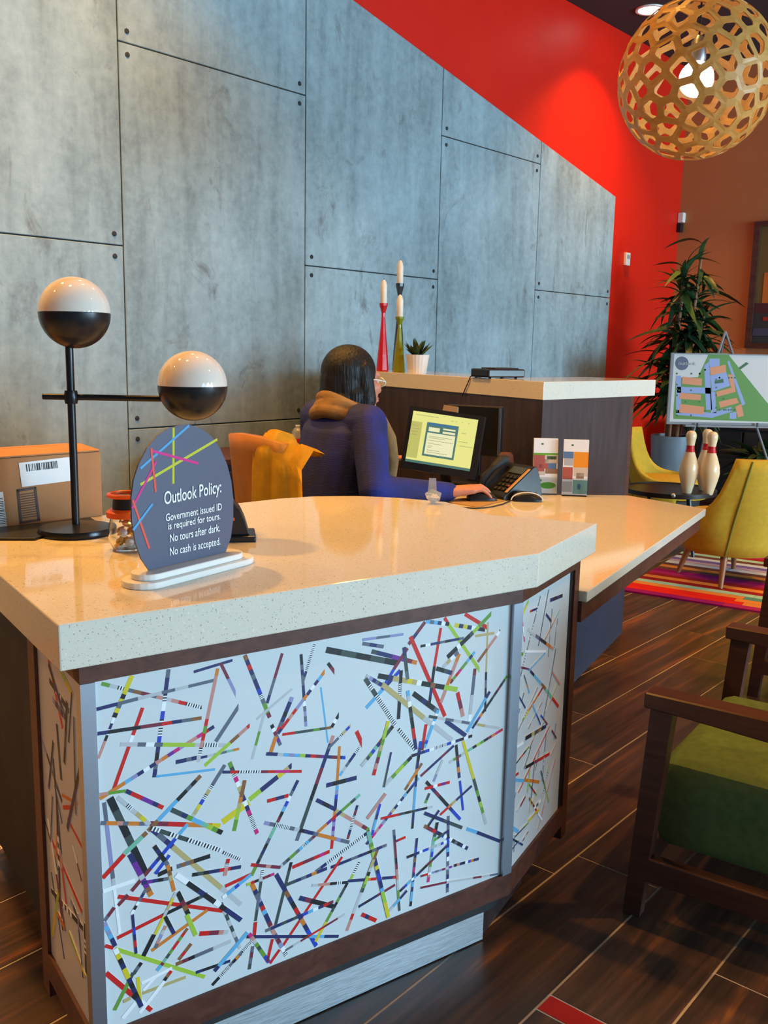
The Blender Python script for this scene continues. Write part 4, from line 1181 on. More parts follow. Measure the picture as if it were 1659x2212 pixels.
def torso(m_, g):
    def ring(x, y, z, a, b, n=20): return [pp_(x+a*math.cos(2*math.pi*k/n), y+b*math.sin(2*math.pi*k/n), z) for k in range(n)]
    m_.loft([ring(-.02, 0, .44, .10+g, .15+g), ring(-.02, 0, .52, .135+g, .19+g), ring(-.01, 0, .64, .12+g, .165+g), ring(.005, 0, .76, .115+g, .16+g), ring(.03, 0, .87, .118+g, .172+g), ring(.045, 0, .95, .105+g, .172+g), ring(.055, 0, 1.0, .075+g, .13+g), ring(.062, 0, 1.035, .045+g, .065+g)])
    m_.cap(pp_(.05, -.15, .98), pp_(.05, .15, .98), .058+g, .058+g)
HC = pp_(.118, .012, 1.128); HA = PA+R(-2); HF = V((math.cos(HA), math.sin(HA), 0)); HL = V((-math.sin(HA), math.cos(HA), 0)); HT = -.10
def hp(x, y, z): return HC+HF*(x*math.cos(HT)-z*math.sin(HT)*-1)+HL*y+Z*(z*math.cos(HT)+x*math.sin(HT))
b_ = MB()
torso(b_, 0); arm(b_, 0)
b_.cap(pp_(.06, 0, 1.0), hp(-.015, 0, -.06), .052, .048)
b_.ball(hp(-.012, 0, .022), 1, (.096, .076, .090), HA); b_.ball(hp(.030, 0, -.035), 1, (.060, .058, .075), HA)
b_.cap(hp(.062, 0, -.092), hp(.04, 0, -.075), .021, .036)
b_.cap(hp(.082, 0, .015), hp(.102, 0, -.028), .009, .013); b_.ball(hp(.092, 0, -.034), 1, (.014, .017, .011), HA)
for s_ in (-1, 1):
    b_.ball(hp(.058, s_*.033, -.022), 1, (.03, .024, .026), HA)
    b_.ball(hp(-.008, s_*.077, -.015), 1, (.020, .010, .032), HA)
    b_.cap(hp(.083, s_*.012, .026), hp(.07, s_*.045, .027), .010, .010)
for z_, r_ in ((-.058, .0075), (-.068, .0085)): b_.cap(hp(.079, -.016, z_), hp(.079, .016, z_), r_, r_)
# right hand resting on the mouse
PALM = wr+HD*.085+Z*.012
b_.cap(wr-HD*.03, wr+HD*.02, .026, .024)
fing = [(.030, .078, .018, .0095), (.010, .084, .022, .0095), (-.011, .080, .020, .009), (-.030, .070, .014, .0078)]
tips = []
for y_, l_, h_, r_ in fing:
    k = wr+HD*.086+HS*y_+Z*(h_-.008); b_.cap(wr+HD*.012+HS*y_*.55, k, .0195, .0115)
    j1 = k+HD*l_*.46+HS*y_*.12+Z*.003; j2 = k+HD*l_*.76+HS*y_*.2-Z*.012; tp = k+HD*l_*.93+HS*y_*.25-Z*.027
    b_.cap(k, j1, r_+.001, r_*.92); b_.cap(j1, j2, r_*.92, r_*.85); b_.cap(j2, tp, r_*.85, r_*.72); tips.append((j2, tp, r_))
th0 = wr+HD*.03+HS*.026-Z*.004; th1 = wr+HD*.065+HS*.050-Z*.008; th2 = wr+HD*.105+HS*.052-Z*.015
b_.cap(th0, th1, .015, .0115); b_.cap(th1, th2, .0115, .0085)
# left hand, raised in front of her
LH = (pp_(.40, .02, .835)-wrL).normalized(); LS = V((-LH.y, LH.x, 0)).normalized()
b_.cap(wrL-LH*.03, wrL+LH*.02, .024, .023)
for y_, l_, r_ in ((.026, .066, .0085), (.009, .074, .009), (-.009, .072, .009), (-.026, .060, .008)):
    k = wrL+LH*.08+LS*y_; b_.cap(wrL+LH*.01+LS*y_*.5, k, .017, .011)
    j1 = k+LH*l_*.5-Z*.006; j2 = j1+LH*l_*.28-Z*.020; tp = j2+LH*l_*.05-Z*.022
    b_.cap(k, j1, r_, r_*.92); b_.cap(j1, j2, r_*.92, r_*.85); b_.cap(j2, tp, r_*.85, r_*.75)
b_.cap(wrL+LH*.03-LS*.02, wrL+LH*.075-LS*.045-Z*.01, .013, .009)
# legs
for s_ in (-1, 1):
    kn = pp_(.40, s_*.10, .50); an = pp_(.40, s_*.11, .09)
    b_.cap(pp_(0, s_*.09, .52), kn, .085, .06); b_.cap(kn, an, .056, .036); b_.cap(an-Z*.045, an+PF*.13-Z*.055, .035, .028)
obj('body', remesh(b_, .0042, 3), M['skin'], person, 'all')
sw = MB(); torso(sw, .013); sh_ = MB
arm(sw, .011); obj('sweater', remesh(sw, .006, 3), M['navy'], person, 'all')
tr = MB()
for s_ in (-1, 1):
    kn = pp_(.40, s_*.10, .50); an = pp_(.40, s_*.11, .12)
    tr.cap(pp_(0, s_*.085, .52), kn, .096, .07); tr.cap(kn, an, .066, .05)
obj('trousers', remesh(tr, .008, 3), M['trouser'], person, 'all')
sho = MB()
for s_ in (-1, 1): an = pp_(.40, s_*.11, .05); sho.cap(an-PF*.03+Z*.0, an+PF*.14-Z*.008, .047, .038); sho.cap(an+Z*.03, an, .045, .045)
obj('shoes', remesh(sho, .008, 2), M['black'], person, 'all')
# hair: cap of the skull and a long fall over the shoulders
h_ = MB()
h_.ball(hp(-.030, 0, .028), 1, (.106, .094, .100), HA, 24); h_.ball(hp(-.052, 0, -.03), 1, (.080, .092, .10), HA)
for s_ in (-1, 1):
    h_.cap(hp(-.012, s_*.070, .04), hp(-.015, s_*.086, -.07), .034, .036); h_.cap(hp(-.015, s_*.084, -.06), hp(-.04, s_*.092, -.15), .036, .024)
h_.cap(hp(-.06, .03, -.05), hp(-.075, .095, -.225), .058, .018); h_.cap(hp(-.05, -.06, -.06), hp(-.085, -.075, -.165), .045, .020); h_.cap(hp(-.062, 0, .0), hp(-.088, .02, -.15), .080, .066); h_.cap(hp(-.078, .05, -.07), hp(-.095, .085, -.205), .056, .022); h_.cap(hp(-.085, -.035, -.09), hp(-.105, -.03, -.17), .055, .028)
obj('hair', remesh(h_, .005, 5), M['hair'], person, 'all')
# scarf: wound round the neck, one end hanging in front
sc_ = MB()
for r_, z_, w_, ph in ((.082, 1.018, .028, 0), (.096, .992, .028, .7), (.078, 1.040, .022, 1.6)):
    ring = [pp_(.055+r_*1.0*math.cos(a), r_*1.12*math.sin(a), z_+.010*math.sin(2*a+ph)-.022*math.cos(a)) for a in [2*math.pi*k/28 for k in range(29)]]
    sc_.tube(ring, w_, 10)
for dy, l0 in ((0, .76), (.045, .74)):
    sc_.tube([pp_(.10, -.085+dy, 1.015), pp_(.145, -.105+dy, .985), pp_(.178, -.118+dy, .92), pp_(.190, -.120+dy, .84), pp_(.185, -.115+dy, l0)], [.026, .029, .029, .029, .026], 10)
obj('scarf', remesh(sc_, .005, 2), M['scarf'], person, 'all')
gl = MB()
for s_ in (-1, 1):
    gl.tube([hp(.098-.008*abs(math.sin(a)), s_*.033+.023*math.cos(a), .002+.017*math.sin(a)) for a in [2*math.pi*k/18 for k in range(19)]], .0022, 6)
    gl.tube([hp(.096, s_*.056, .006), hp(.05, s_*.078, .008), hp(.0, s_*.088, .006)], .0022, 6)
gl.tube([hp(.098, -.010, .005), hp(.101, 0, .008), hp(.098, .010, .005)], .002, 6)
obj('glasses', gl, mat('pale_glasses_frame', (.72, .74, .70), .25), person, True)['label'] = 'pale framed glasses'
for s_ in (-1, 1):
    e_ = obj('eye', MB().ball(hp(.070, s_*.033, .002), .0115, n=12), M['eyew'], person, 'all'); obj('iris', MB().ball(hp(.0775, s_*.033, .002), .0055, n=10), M['hair'], e_, 'all')
obj('lips', remesh(MB().cap(hp(.083, -.018, -.060), hp(.083, .018, -.060), .0055, .0055).cap(hp(.083, -.016, -.068), hp(.083, .016, -.068), .006, .006), .002, 2), M['lips'], person, 'all')
for a_, b2, r_ in tips: obj('fingernail', MB().ball(b2+Z*.0014+(b2-a_).normalized()*.004, .0058, (1.25, .9, .55), n=8), M['nail'], person, 'all')
# office chair
cc_ = pp_(-.02, .03, 0); t = thing('office_chair', 'orange leather office chair the woman sits on, seen behind her back', 'chair', cc_, PA)
def bend(hw, z0, z1, x0, lean, th, curve, top):
    rings = []; nz, ny = 8, 12; m_ = MB(); g = {}
    for sd_ in (0, 1):
        for i in range(nz+1):
            for j in range(ny+1):
                u = j/ny*2-1; v = i/nz; w = hw*(1-.10*v*v)*(.86+.14*min(1, v*4)); zz = z0+(z1-z0)*v-top*(abs(u)**2.5)*v
                g[sd_, i, j] = m_.bm.verts.new((x0-lean*v+curve*u*u-(th if sd_ == 0 else 0), u*w, zz))
    q = lambda a, b, c, d: m_.bm.faces.new((a, b, c, d))
    for i in range(nz):
        for j in range(ny):
            q(g[0, i, j], g[0, i+1, j], g[0, i+1, j+1], g[0, i, j+1]); q(g[1, i, j], g[1, i, j+1], g[1, i+1, j+1], g[1, i+1, j])
    for i in range(nz): q(g[0, i, 0], g[1, i, 0], g[1, i+1, 0], g[0, i+1, 0]); q(g[0, i, ny], g[0, i+1, ny], g[1, i+1, ny], g[1, i, ny])
    for j in range(ny): q(g[0, 0, j], g[0, 0, j+1], g[1, 0, j+1], g[1, 0, j]); q(g[0, nz, j], g[1, nz, j], g[1, nz, j+1], g[0, nz, j+1])
    bmesh.ops.recalc_face_normals(m_.bm, faces=m_.bm.faces[:]); return m_
obj('backrest', bend(.20, .50, .945, -.235, .06, .04, .05, .02), M['orfab'], t, 'all', world=False)
obj('seat', MB().box((.0, 0, .405), (.46, .46, .07), bev=.025), M['orfab'], t, True, world=False)
obj('back_support', MB().tube([(-.10, 0, .375), (-.26, 0, .38), (-.305, 0, .50), (-.305, 0, .62)], .016, 8), M['blackm'], t, True, world=False)
obj('gas_post', MB().lathe([(.028, .09), (.028, .22), (.018, .22), (.018, .37), (.06, .372)], n=16), M['blackm'], t, True, world=False)
for k in range(5):
    a = k*2*math.pi/5+.3; obj('leg', MB().tube([(0, 0, .10), (.15*math.cos(a), .15*math.sin(a), .085), (.26*math.cos(a), .26*math.sin(a), .065)], [.022, .018, .014], 8), M['blackm'], t, True, world=False)
    obj('caster', MB().ball((.26*math.cos(a), .26*math.sin(a), .028), .027, (1, .7, 1), a, 12), M['black'], t, 'all', world=False)
# mustard cardigan hung over the chair back
sp_ = MB(); g = {}; nu, nv = 14, 18
for i in range(nu+1):
    u = -1+i/nu*2
    for j in range(nv+1):
        v = j/nv; yy = -.155+u*.105+.009*math.sin(9*u+v*4); yy -= max(0, .5-v)*.09*(u < .6)
        if v < .5: x_, z_ = -.322-.012*math.sin(math.pi*v*2)-.006*math.cos(8*u+6*v), .955-(.5-v)*.80+.012*math.sin(5*u)
        else: x_, z_ = -.228+.006*(v-.5)+.004*math.cos(8*u+6*v), .955-(v-.5)*.05+.012*math.sin(5*u)
        if abs(v-.5) < .03: x_ = -.275; z_ = .968+.012*math.sin(5*u)
        g[i, j] = sp_.bm.verts.new((x_+.042*(abs(yy)/.215)**2, yy, z_-.035*min(1.6, abs(yy)/.2)**2.5))
for i in range(nu):
    for j in range(nv): sp_.bm.faces.new((g[i, j], g[i+1, j], g[i+1, j+1], g[i, j+1]))
bmesh.ops.solidify(sp_.bm, geom=sp_.bm.faces[:], thickness=.009)
o = obj('cardigan', sp_, M['yelfab'], None, 'all')
o.data.transform(Matrix.Translation(cc_) @ Matrix.Rotation(PA, 4, 'Z')); centred(o)
tag(o, 'mustard knitted cardigan draped over the back of the orange office chair', 'cardigan')
# credenza along the wall with a clear spray bottle
q0 = wpt(.55, .16, 0); cr = thing('credenza', 'low dark credenza against the concrete wall behind the office chair', 'cabinet', wpt(.72, .29, 0), PHI)
obj('cabinet', MB().box((0, 0, .36), (.9, .40, .66), bev=.003), M['darklam'], cr, world=False)
obj('top', MB().box((0, 0, .705), (.94, .42, .03), bev=.003), M['wood'], cr, world=False)
for k in (-.225, .225): d_ = obj('door', MB().box((k, -.2095, .36), (.43, .018, .6), bev=.002), M['darklam'], cr, world=False); obj('handle', MB().box((k*.2, -.225, .55), (.012, .012, .12)), M['steel'], d_, world=False)
for x in (-.4, .4): obj('leg', MB().box((x, 0, .015), (.05, .36, .03)), M['blackm'], cr, world=False)
bt = pl(643, 1030, wpt(0, .33, 0), WN); bt.z = .72
t = thing('water_bottle', 'clear plastic bottle with red label on the credenza behind the woman', 'bottle', bt)
bh_ = py(643, 918, bt.y).z-.72
obj('bottle', MB().lathe([(0, .001), (.031, .001), (.033, .01), (.033, bh_*.70), (.022, bh_*.84), (.012, bh_*.90), (.012, bh_*.94), (.0, bh_*.94)], n=24), mat('bottle_plastic', (.80, .88, .95), .1, trans=.7), t, True, world=False)
obj('label', MB().lathe([(.0336, bh_*.22), (.0338, bh_*.23), (.0338, bh_*.42), (.0336, bh_*.43)], n=24, cap=False), M['pinred'], t, True, world=False)
obj('bottle_cap', MB().lathe([(0, bh_), (.013, bh_), (.0135, bh_*.94), (0, bh_*.94)], n=18), M['white'], t, True, world=False)

# ------------------------------------------------------------------ lounge corner
# striped rug
ru0 = pz(1340, 1277, 0); ru1 = pz(1637, 1324, 0); ru = (ru1-ru0).normalized(); rv = V((-ru.y, ru.x, 0))
RM = {k: mat('rug_'+k, c, .95, spec=.1) for k, c in dict(red=(.72, .02, .01), plum=(.30, .01, .16), magenta=(.42, .02, .14), orange=(.72, .26, .05), teal=(.10, .30, .26), mint=(.35, .62, .50), ice=(.55, .66, .80), violet=(.16, .12, .42), brown=(.15, .06, .05), wine=(.30, .015, .02), lilac=(.40, .34, .52), grey=(.22, .18, .2)).items()}
RK = list(RM); seqA = ['plum', 'red', 'red', 'orange', 'mint', 'wine', 'orange', 'wine', 'magenta', 'plum', 'brown', 'orange', 'brown', 'ice', 'lilac', 'violet', 'ice', 'brown', 'mint', 'wine', 'magenta', 'orange', 'ice', 'violet', 'red', 'mint', 'plum', 'teal']
seqB = ['magenta', 'orange', 'orange', 'teal', 'mint', 'teal', 'teal', 'magenta', 'brown', 'plum', 'grey', 'orange', 'violet', 'ice', 'teal', 'orange', 'red', 'wine', 'mint', 'magenta', 'violet', 'ice', 'orange', 'lilac', 'teal', 'red', 'grey', 'plum']
t = thing('striped_rug', 'multicoloured striped rug under the yellow chairs', 'rug', ru0+ru*1.0+rv*.8+Z*.0)
ZR = .0014
for k in range(28):
    w0, w1 = .062*k, .062*(k+1)-.002
    brk = [.52, .60, .55, .58, .62, .90, .95, .88, .80, 1.0, .7, .65, 1.1, .75, .8, .9, .85][k % 17]
    for a, b, c in ((0, brk, seqA[k]), (brk+.002, 2.3, seqB[k])):
        m_ = MB(); m_.prism([ru0+ru*a+rv*w0, ru0+ru*b+rv*w0, ru0+ru*b+rv*w1, ru0+ru*a+rv*w1], ZR, ZR+.009); obj('stripe', m_, RM[c], t)
# yellow tub chairs
def tub_chair(lab, loc, rz):
    t = thing('tub_chair', lab, 'chair', loc, rz)
    m_ = MB(); g = {}; n_, nz = 40, 8; PH = R(112)
    def topz(a):
        k = abs(a)/PH; return .70 if k < .36 else .37+.33*math.exp(-(k-.36)/.12)
    for sd_ in (0, 1):
        for i in range(n_+1):
            a = -PH+2*PH*i/n_; zt_ = topz(a)
            for j in range(nz+1):
                v = j/nz; z = .17+(zt_-.17)*v; r = (.245+.055*min(1, v*1.6)+.03*v*math.cos(a/2))-(0 if sd_ == 0 else .04)
                g[sd_, i, j] = m_.bm.verts.new((-r*math.cos(a)*1.0, r*math.sin(a)*1.02, z+(0 if j < nz else (.004 if sd_ else 0))))
    q = lambda *a: m_.bm.faces.new(a)
    for i in range(n_):
        for j in range(nz):
            q(g[0, i, j], g[0, i+1, j], g[0, i+1, j+1], g[0, i, j+1]); q(g[1, i, j], g[1, i, j+1], g[1, i+1, j+1], g[1, i+1, j])
        q(g[0, i, nz], g[0, i+1, nz], g[1, i+1, nz], g[1, i, nz]); q(g[0, i, 0], g[1, i, 0], g[1, i+1, 0], g[0, i+1, 0])
    for i, fl in ((0, 0), (n_, 1)):
        for j in range(nz): q(g[0, i, j], g[0, i, j+1], g[1, i, j+1], g[1, i, j])
    bmesh.ops.recalc_face_normals(m_.bm, faces=m_.bm.faces[:])
    obj('shell', m_, M['yelchair'], t, 'all', world=False)
    st = [(.235*math.cos(a), .235*math.sin(a)) for a in [2*math.pi*k/32 for k in range(32)]]
    obj('seat_base', MB().prism(st, .165, .23, .01), M['blacksoft'], t, True, world=False)
    st = [(.232*math.cos(a)+(.05 if math.cos(a) > 0 else 0)*math.cos(a), .23*math.sin(a)) for a in [2*math.pi*k/32 for k in range(32)]]
    obj('seat_cushion', MB().prism(st, .2305, .37, .025), M['yelchair'], t, True, world=False)
    for a_ in (-.62, .62):
        pts = []
        for j in range(9):
            v = j/8; r = .2455+.055*min(1, v*1.6)+.03*v*math.cos(a_/2); a = a_*(1.2-.5*v)
            pts.append((-r*math.cos(a), r*math.sin(a)*1.02, .175+(topz(a)-.18)*v))
        obj('piping', MB().tube(pts, .005, 6), M['seam'], t, True, world=False)
    for sx in (-1, 1):
        for sy in (-1, 1): obj('leg', MB().tube([(sx*.15, sy*.15, .17), (sx*.19, sy*.19, 0)], [.02, .012], 10), M['teak'], t, True, world=False)
    return t
ZC = ZR+.009
tub_chair('mustard yellow tub chair in front, seen from behind at the right edge', (1.93, 5.12, ZC), R(108))
tub_chair('mustard yellow tub chair behind the bowling pins, beside the back counter', (2.00, 6.60, ZC), R(-24))
# low black table with three bowling pins
tc = V((1.80, 5.86, 0))
t = thing('side_table', 'low round black table holding the bowling pins', 'table', (tc.x, tc.y, ZC))
HT_ = py(1505, 1066, 5.7).z-ZC
obj('table_top', MB().lathe([(0, HT_-.022), (.27, HT_-.022), (.285, HT_-.018), (.285, HT_+.008), (.275, HT_+.008), (.272, HT_), (0, HT_)], n=48), M['black'], t, True, world=False)
obj('knob', MB().ball((-.06, -.272, HT_-.0), .016, n=12), M['steel'], t, 'all', world=False)
for k in range(4): a = k*math.pi/2+.5; obj('leg', MB().tube([(.16*math.cos(a), .16*math.sin(a), HT_-.021), (.23*math.cos(a), .23*math.sin(a), 0)], [.014, .011], 8), M['blackm'], t, True, world=False)
PPROF = [(0, 0), (.024, 0), (.0265, .004), (.036, .04), (.050, .09), (.0578, .13), (.055, .17), (.042, .215), (.029, .25), (.0235, .275), (.023, .295), (.027, .32), (.0315, .345), (.031, .362), (.024, .377), (.012, .384), (0, .385)]
def pin(lab, px, Y):
    b = py(px, 1066, Y); s_ = .385
    t = thing('bowling_pin', lab, 'bowling pin', (b.x, b.y, ZC+HT_+.0005))
    obj('pin_body', MB().lathe(PPROF, n=32), M['pin'], t, True, world=False)
    for z0 in (.256, .276):
        rr = lambda z: next(a[0]+(b_[0]-a[0])*(z-a[1])/(b_[1]-a[1]) for a, b_ in zip(PPROF[1:], PPROF[2:]) if a[1] <= z <= b_[1])
        obj('neck_band', MB().lathe([(rr(z0)+.0008, z0), (rr(z0+.02)+.0008, z0+.0195)], n=32, cap=False), M['pinred'], t, True, world=False)
pin('maple bowling pin with red bands standing apart at the left', 1484, 5.70)
pin('maple bowling pin half hidden behind the right front pin', 1519, 5.84)
pin('maple bowling pin at the right, in front of the hidden one', 1530, 5.66)
# easel with site map
EY = 6.95
M['railgrey'] = mat('grey_frame', (.22, .23, .25), .5)
t = thing('display_easel', 'thin metal display easel carrying the site map board', 'easel', (2.55, EY+.15, 0))
tip = py(1567, 716, EY+.12)
for px in (1503, 1632):
    f_ = py(px, 916, EY+.012); d_ = f_-tip; ft = tip+d_*((0-tip.z)/d_.z)
    obj('leg', MB().tube([tip, V((ft.x, ft.y, .003))], .009, 10), M['railgrey'], t, True)
obj('rear_leg', MB().tube([tip, V((tip.x, EY+.62, .003))], .008, 10), M['railgrey'], t, True)
lg = py(1567, 917, EY+.012); obj('ledge', MB().box((lg.x, EY-.012, lg.z-.011), (.62, .05, .014)), M['railgrey'], t)
for px in (1503, 1632): f_ = py(px, 916, EY); obj('peg', MB().box((f_.x, EY-.036, f_.z-.004), (.012, .008, .03)), M['black'], t)
b0 = py(1450, 762, EY); b1 = py(1450, 913, EY); bx1 = py(1712, 766, EY).x
t = thing('site_map_board', 'framed site map board with orange buildings and blue roads on the easel', 'sign', ((b0.x+bx1)/2, EY, b1.z))
bzt, bzb = b0.z, lg.z-.003
obj('board', MB().box(((b0.x+bx1)/2, EY+.002, (bzt+bzb)/2), (bx1-b0.x, .012, bzt-bzb)), mat('map_ground', (.58, .58, .56), .5), t)
def rim(x0, x1, z0, z1): obj('frame_rail', MB().box(((x0+x1)/2, EY-.004, (z0+z1)/2), (x1-x0, .016, z1-z0)), M['railgrey'], t)
rim(b0.x, b0.x+.02, bzb, bzt); rim(bx1-.02, bx1, bzb, bzt); rim(b0.x+.02, bx1-.02, bzb, bzb+.018); rim(b0.x+.02, bx1-.02, bzt-.008, bzt)
GM, RO_, BU, TR = mat('map_green', (.10, .26, .04), .5), mat('map_road', (.26, .34, .62), .5), mat('map_building', (.66, .26, .12), .5), mat('map_tree', (.04, .12, .05), .5)
def mappoly(pts, m, k, nm):
    P_ = [py(1330+x*.217, 460+y*.217, EY-.0045-k*.0004) for x, y in pts]
    obj(nm, MB().slab([V((p.x, EY-.0045-k*.0004, p.z)) for p in P_], (0, -1, 0), .0003), m, t)
mappoly([(575, 1985), (600, 1640), (820, 1635), (930, 1395), (1110, 1395), (1500, 1880), (1690, 2060), (1690, 2085), (575, 2050)], GM, 0, 'map_lawn')
for q in ([(600, 1620), (650, 1620), (650, 1990), (600, 1990)], [(610, 1730), (950, 1740), (950, 1800), (610, 1790)], [(880, 1520), (930, 1480), (960, 1960), (900, 1960)], [(930, 1450), (1035, 1450), (1035, 1520), (930, 1540)],
          [(940, 1620), (1100, 1580), (1140, 1720), (960, 1780)], [(600, 1960), (960, 1990), (1150, 1930), (1160, 1975), (960, 2040), (600, 2010)], [(1135, 1990), (1200, 1980), (1200, 2050), (1135, 2050)], [(940, 1780), (990, 1780), (1000, 1990), (950, 1990)]): mappoly(q, RO_, 1, 'map_road')
mappoly([(1110, 1480), (1130, 1470), (1290, 1900), (1260, 1920)], RO_, 1, 'map_path')
for q in ([(665, 1630), (860, 1650), (855, 1720), (660, 1700)], [(640, 1790), (850, 1810), (845, 1865), (632, 1850)], [(640, 1900), (880, 1930), (875, 2005), (632, 1985)], [(935, 1540), (1095, 1510), (1100, 1585), (945, 1615)],
          [(1115, 1610), (1165, 1605), (1195, 1780), (1010, 1830), (1000, 1780), (1150, 1740)], [(1025, 1880), (1200, 1840), (1225, 1890), (1040, 1940)], [(1190, 1930), (1250, 1900), (1275, 2020), (1215, 2035)]): mappoly(q, BU, 2, 'map_building')
mappoly([(985, 1670), (1070, 1650), (1075, 1690), (985, 1700)], TR, 2, 'map_trees')
mappoly([(1225, 1540), (1300, 1485), (1325, 1500), (1240, 1560)], TR, 1, 'map_marker')
rt_ = random.Random(8)
for k in range(34):
    x, y = rt_.choice([(rt_.uniform(620, 950), rt_.choice([1600, 1725, 1765, 1880, 2015])), (rt_.choice([610, 890, 1000]), rt_.uniform(1500, 2020)), (rt_.uniform(1020, 1200), rt_.choice([1850, 1960, 1640]))])
    mappoly([(x-11, y), (x, y-11), (x+11, y), (x, y+11)], TR, 3, 'map_tree')
mappoly([(660+66*math.cos(a), 1497+68*math.sin(a)) for a in [2*math.pi*k/24 for k in range(24)]], M['slate'], 2, 'logo_disc')
bm = text_bm('outlook', 1.0, depth=.005); xs = [v.co.x for v in bm.verts]; a3, b3 = py(1330+620*.217, 460+1512*.217, EY), py(1330+795*.217, 460+1512*.217, EY); k = (b3.x-a3.x)/(max(xs)-min(xs))
for v in bm.verts: v.co = V((a3.x+(v.co.x-min(xs))*k, EY-.0068-v.co.z*.02, a3.z+v.co.y*k*.9))
obj('lettering', bm, mat('map_lettering', (.45, .45, .47), .5), t)
# tall leafy plant in a grey planter
pb = py(1452, 960, 7.75); PX, PY = pb.x, 7.75
t = thing('tall_plant', 'tall dark leafy plant in a grey planter in the corner', 'plant', (PX, PY, .0014))
hz = py(1440, 940, PY).z
obj('planter', MB().lathe([(0, 0), (.13, 0), (.14, .02), (.175, hz-.02), (.175, hz), (.16, hz), (.158, hz-.04), (0, hz-.04)], n=36), M['greypot'], t, True, world=False)
obj('soil', MB().lathe([(0, hz-.035), (.156, hz-.035), (.156, hz-.03), (0, hz-.022)], n=24), M['soil'], t, world=False)
rp = random.Random(21); ztop_p = py(1475, 520, PY).z
canes = []
for k in range(5):
    a = k*1.26; x1, y1 = .08+.10*math.cos(a), .06*math.sin(a); zz = hz+(ztop_p-hz)*(.62+.09*k)
    pts = [(.05*math.cos(a), .05*math.sin(a), hz-.03), (.05*math.cos(a)+x1*.4, .05*math.sin(a)+y1*.4, (hz+zz)/2), (x1, y1, zz)]
    obj('cane', MB().tube(pts, [.016, .014, .011], 8), M['teak'], t, True, world=False); canes.append(pts)
LM = []
for v_ in range(4):
    m_ = MB(); leafshape(m_, (0, 0, 0), (1, 0, .25), .38, .055+.008*v_, .55+.2*v_, .6, 7)
    me = bpy.data.meshes.new('leaf'); m_.bm.to_mesh(me); m_.bm.free(); me.materials.append(M['leafy' if v_ == 3 else 'leaf'])
    for f in me.polygons: f.use_smooth = True
    LM.append(me)
for k in range(280):
    c = canes[k % 5]; v = rp.uniform(.12, 1.0)**.8
    i = 0 if v < .5 else 1; u = (v-.5*i)*2; p = [c[i][j]+(c[i+1][j]-c[i][j])*u for j in range(3)]
    o = bpy.data.objects.new('leaf', LM[rp.choice([0, 0, 0, 1, 1, 2, 2, 3])]); C.objects.link(o); o.parent = t
    s_ = rp.uniform(.75, 1.1)*(1.15-.35*v); o.scale = (s_, s_, s_); o.location = p
    o.rotation_euler = (rp.uniform(-.5, .5), rp.uniform(-.9, .5) if v < .9 else rp.uniform(-1.3, -.3), rp.uniform(0, 6.283))
# framed picture on the right wall
wpn = wpt(S1, 0, 0)
def ow(x, y, h=0): return pl(x, y, wpn, WS)-WS*h
ff_ = [ow(1632, 480), ow(1612, 752)]; zt_a, zb_a = ff_[0].z, ff_[1].z
l0 = (ff_[0]+ff_[1])/2; PWd = 1.15
t = thing('framed_picture', 'large framed abstract picture on the tan wall at the right edge', 'picture', V((l0.x, l0.y, zb_a))+WN*PWd/2-WS*.02)
def pic(a, b, z0, z1, h0, th, m, nm, par): return obj(nm, MB().slab([V((l0.x, l0.y, zb_a+(zt_a-zb_a)*z))+WN*(PWd*u)-WS*h0 for u, z in ((a, z0), (b, z0), (b, z1), (a, z1))], -WS, th), m, par)
for a, b, z0, z1 in ((0, .045, 0, 1), (.955, 1, 0, 1), (.045, .955, 0, .04), (.045, .955, .96, 1)): pic(a, b, z0, z1, .001, .035, M['frame'], 'frame_rail', t)
cv = pic(.045, .955, .04, .96, .001, .012, mottled('picture_olive', (.10, .085, .03), (.17, .12, .04), 5, .6), 'canvas', t)
for i, (a, b, z0, z1, c) in enumerate([(.045, .955, .04, .28, (.03, .04, .05)), (.045, .955, .28, .36, (.07, .02, .03)), (.10, .40, .36, .60, (.55, .18, .03)), (.25, .34, .36, .72, (.42, .14, .03)), (.12, .26, .22, .25, (.35, .03, .03)), (.5, .9, .40, .66, (.20, .07, .03)), (.05, .2, .10, .16, (.05, .07, .13))]):
    pic(a, b, z0, z1, .0135+.001*i, .0008, mat('picture_patch', c, .6), 'painted_patch', cv)
# thermostat and alarm strobe on the back wall
def owb(x, y): return pl(x, y, wpt(0, 0, 0), WN)
p = owb(1351, 560); t = thing('thermostat', 'small white thermostat on the red wall', 'thermostat', p, PHI)
hh = (owb(1351, 546).z-owb(1351, 574).z)/2
obj('housing', MB().box((0, -.014, 0), (.075, .026, hh*2), bev=.004), M['white'], t, world=False)
obj('display', MB().box((0, -.0275, hh*.35), (.05, .002, hh*.6)), mat('thermo_lcd', (.35, .40, .36), .3), t, world=False)
p = owb(1466, 482); t = thing('alarm_strobe', 'small white and black alarm strobe high in the red corner', 'alarm', p, PHI)
obj('lens', MB().box((0, -.03, .045), (.075, .058, .09), bev=.008), M['white'], t, world=False)
obj('base', MB().box((0, -.022, -.045), (.085, .042, .08), bev=.006), M['black'], t, world=False)

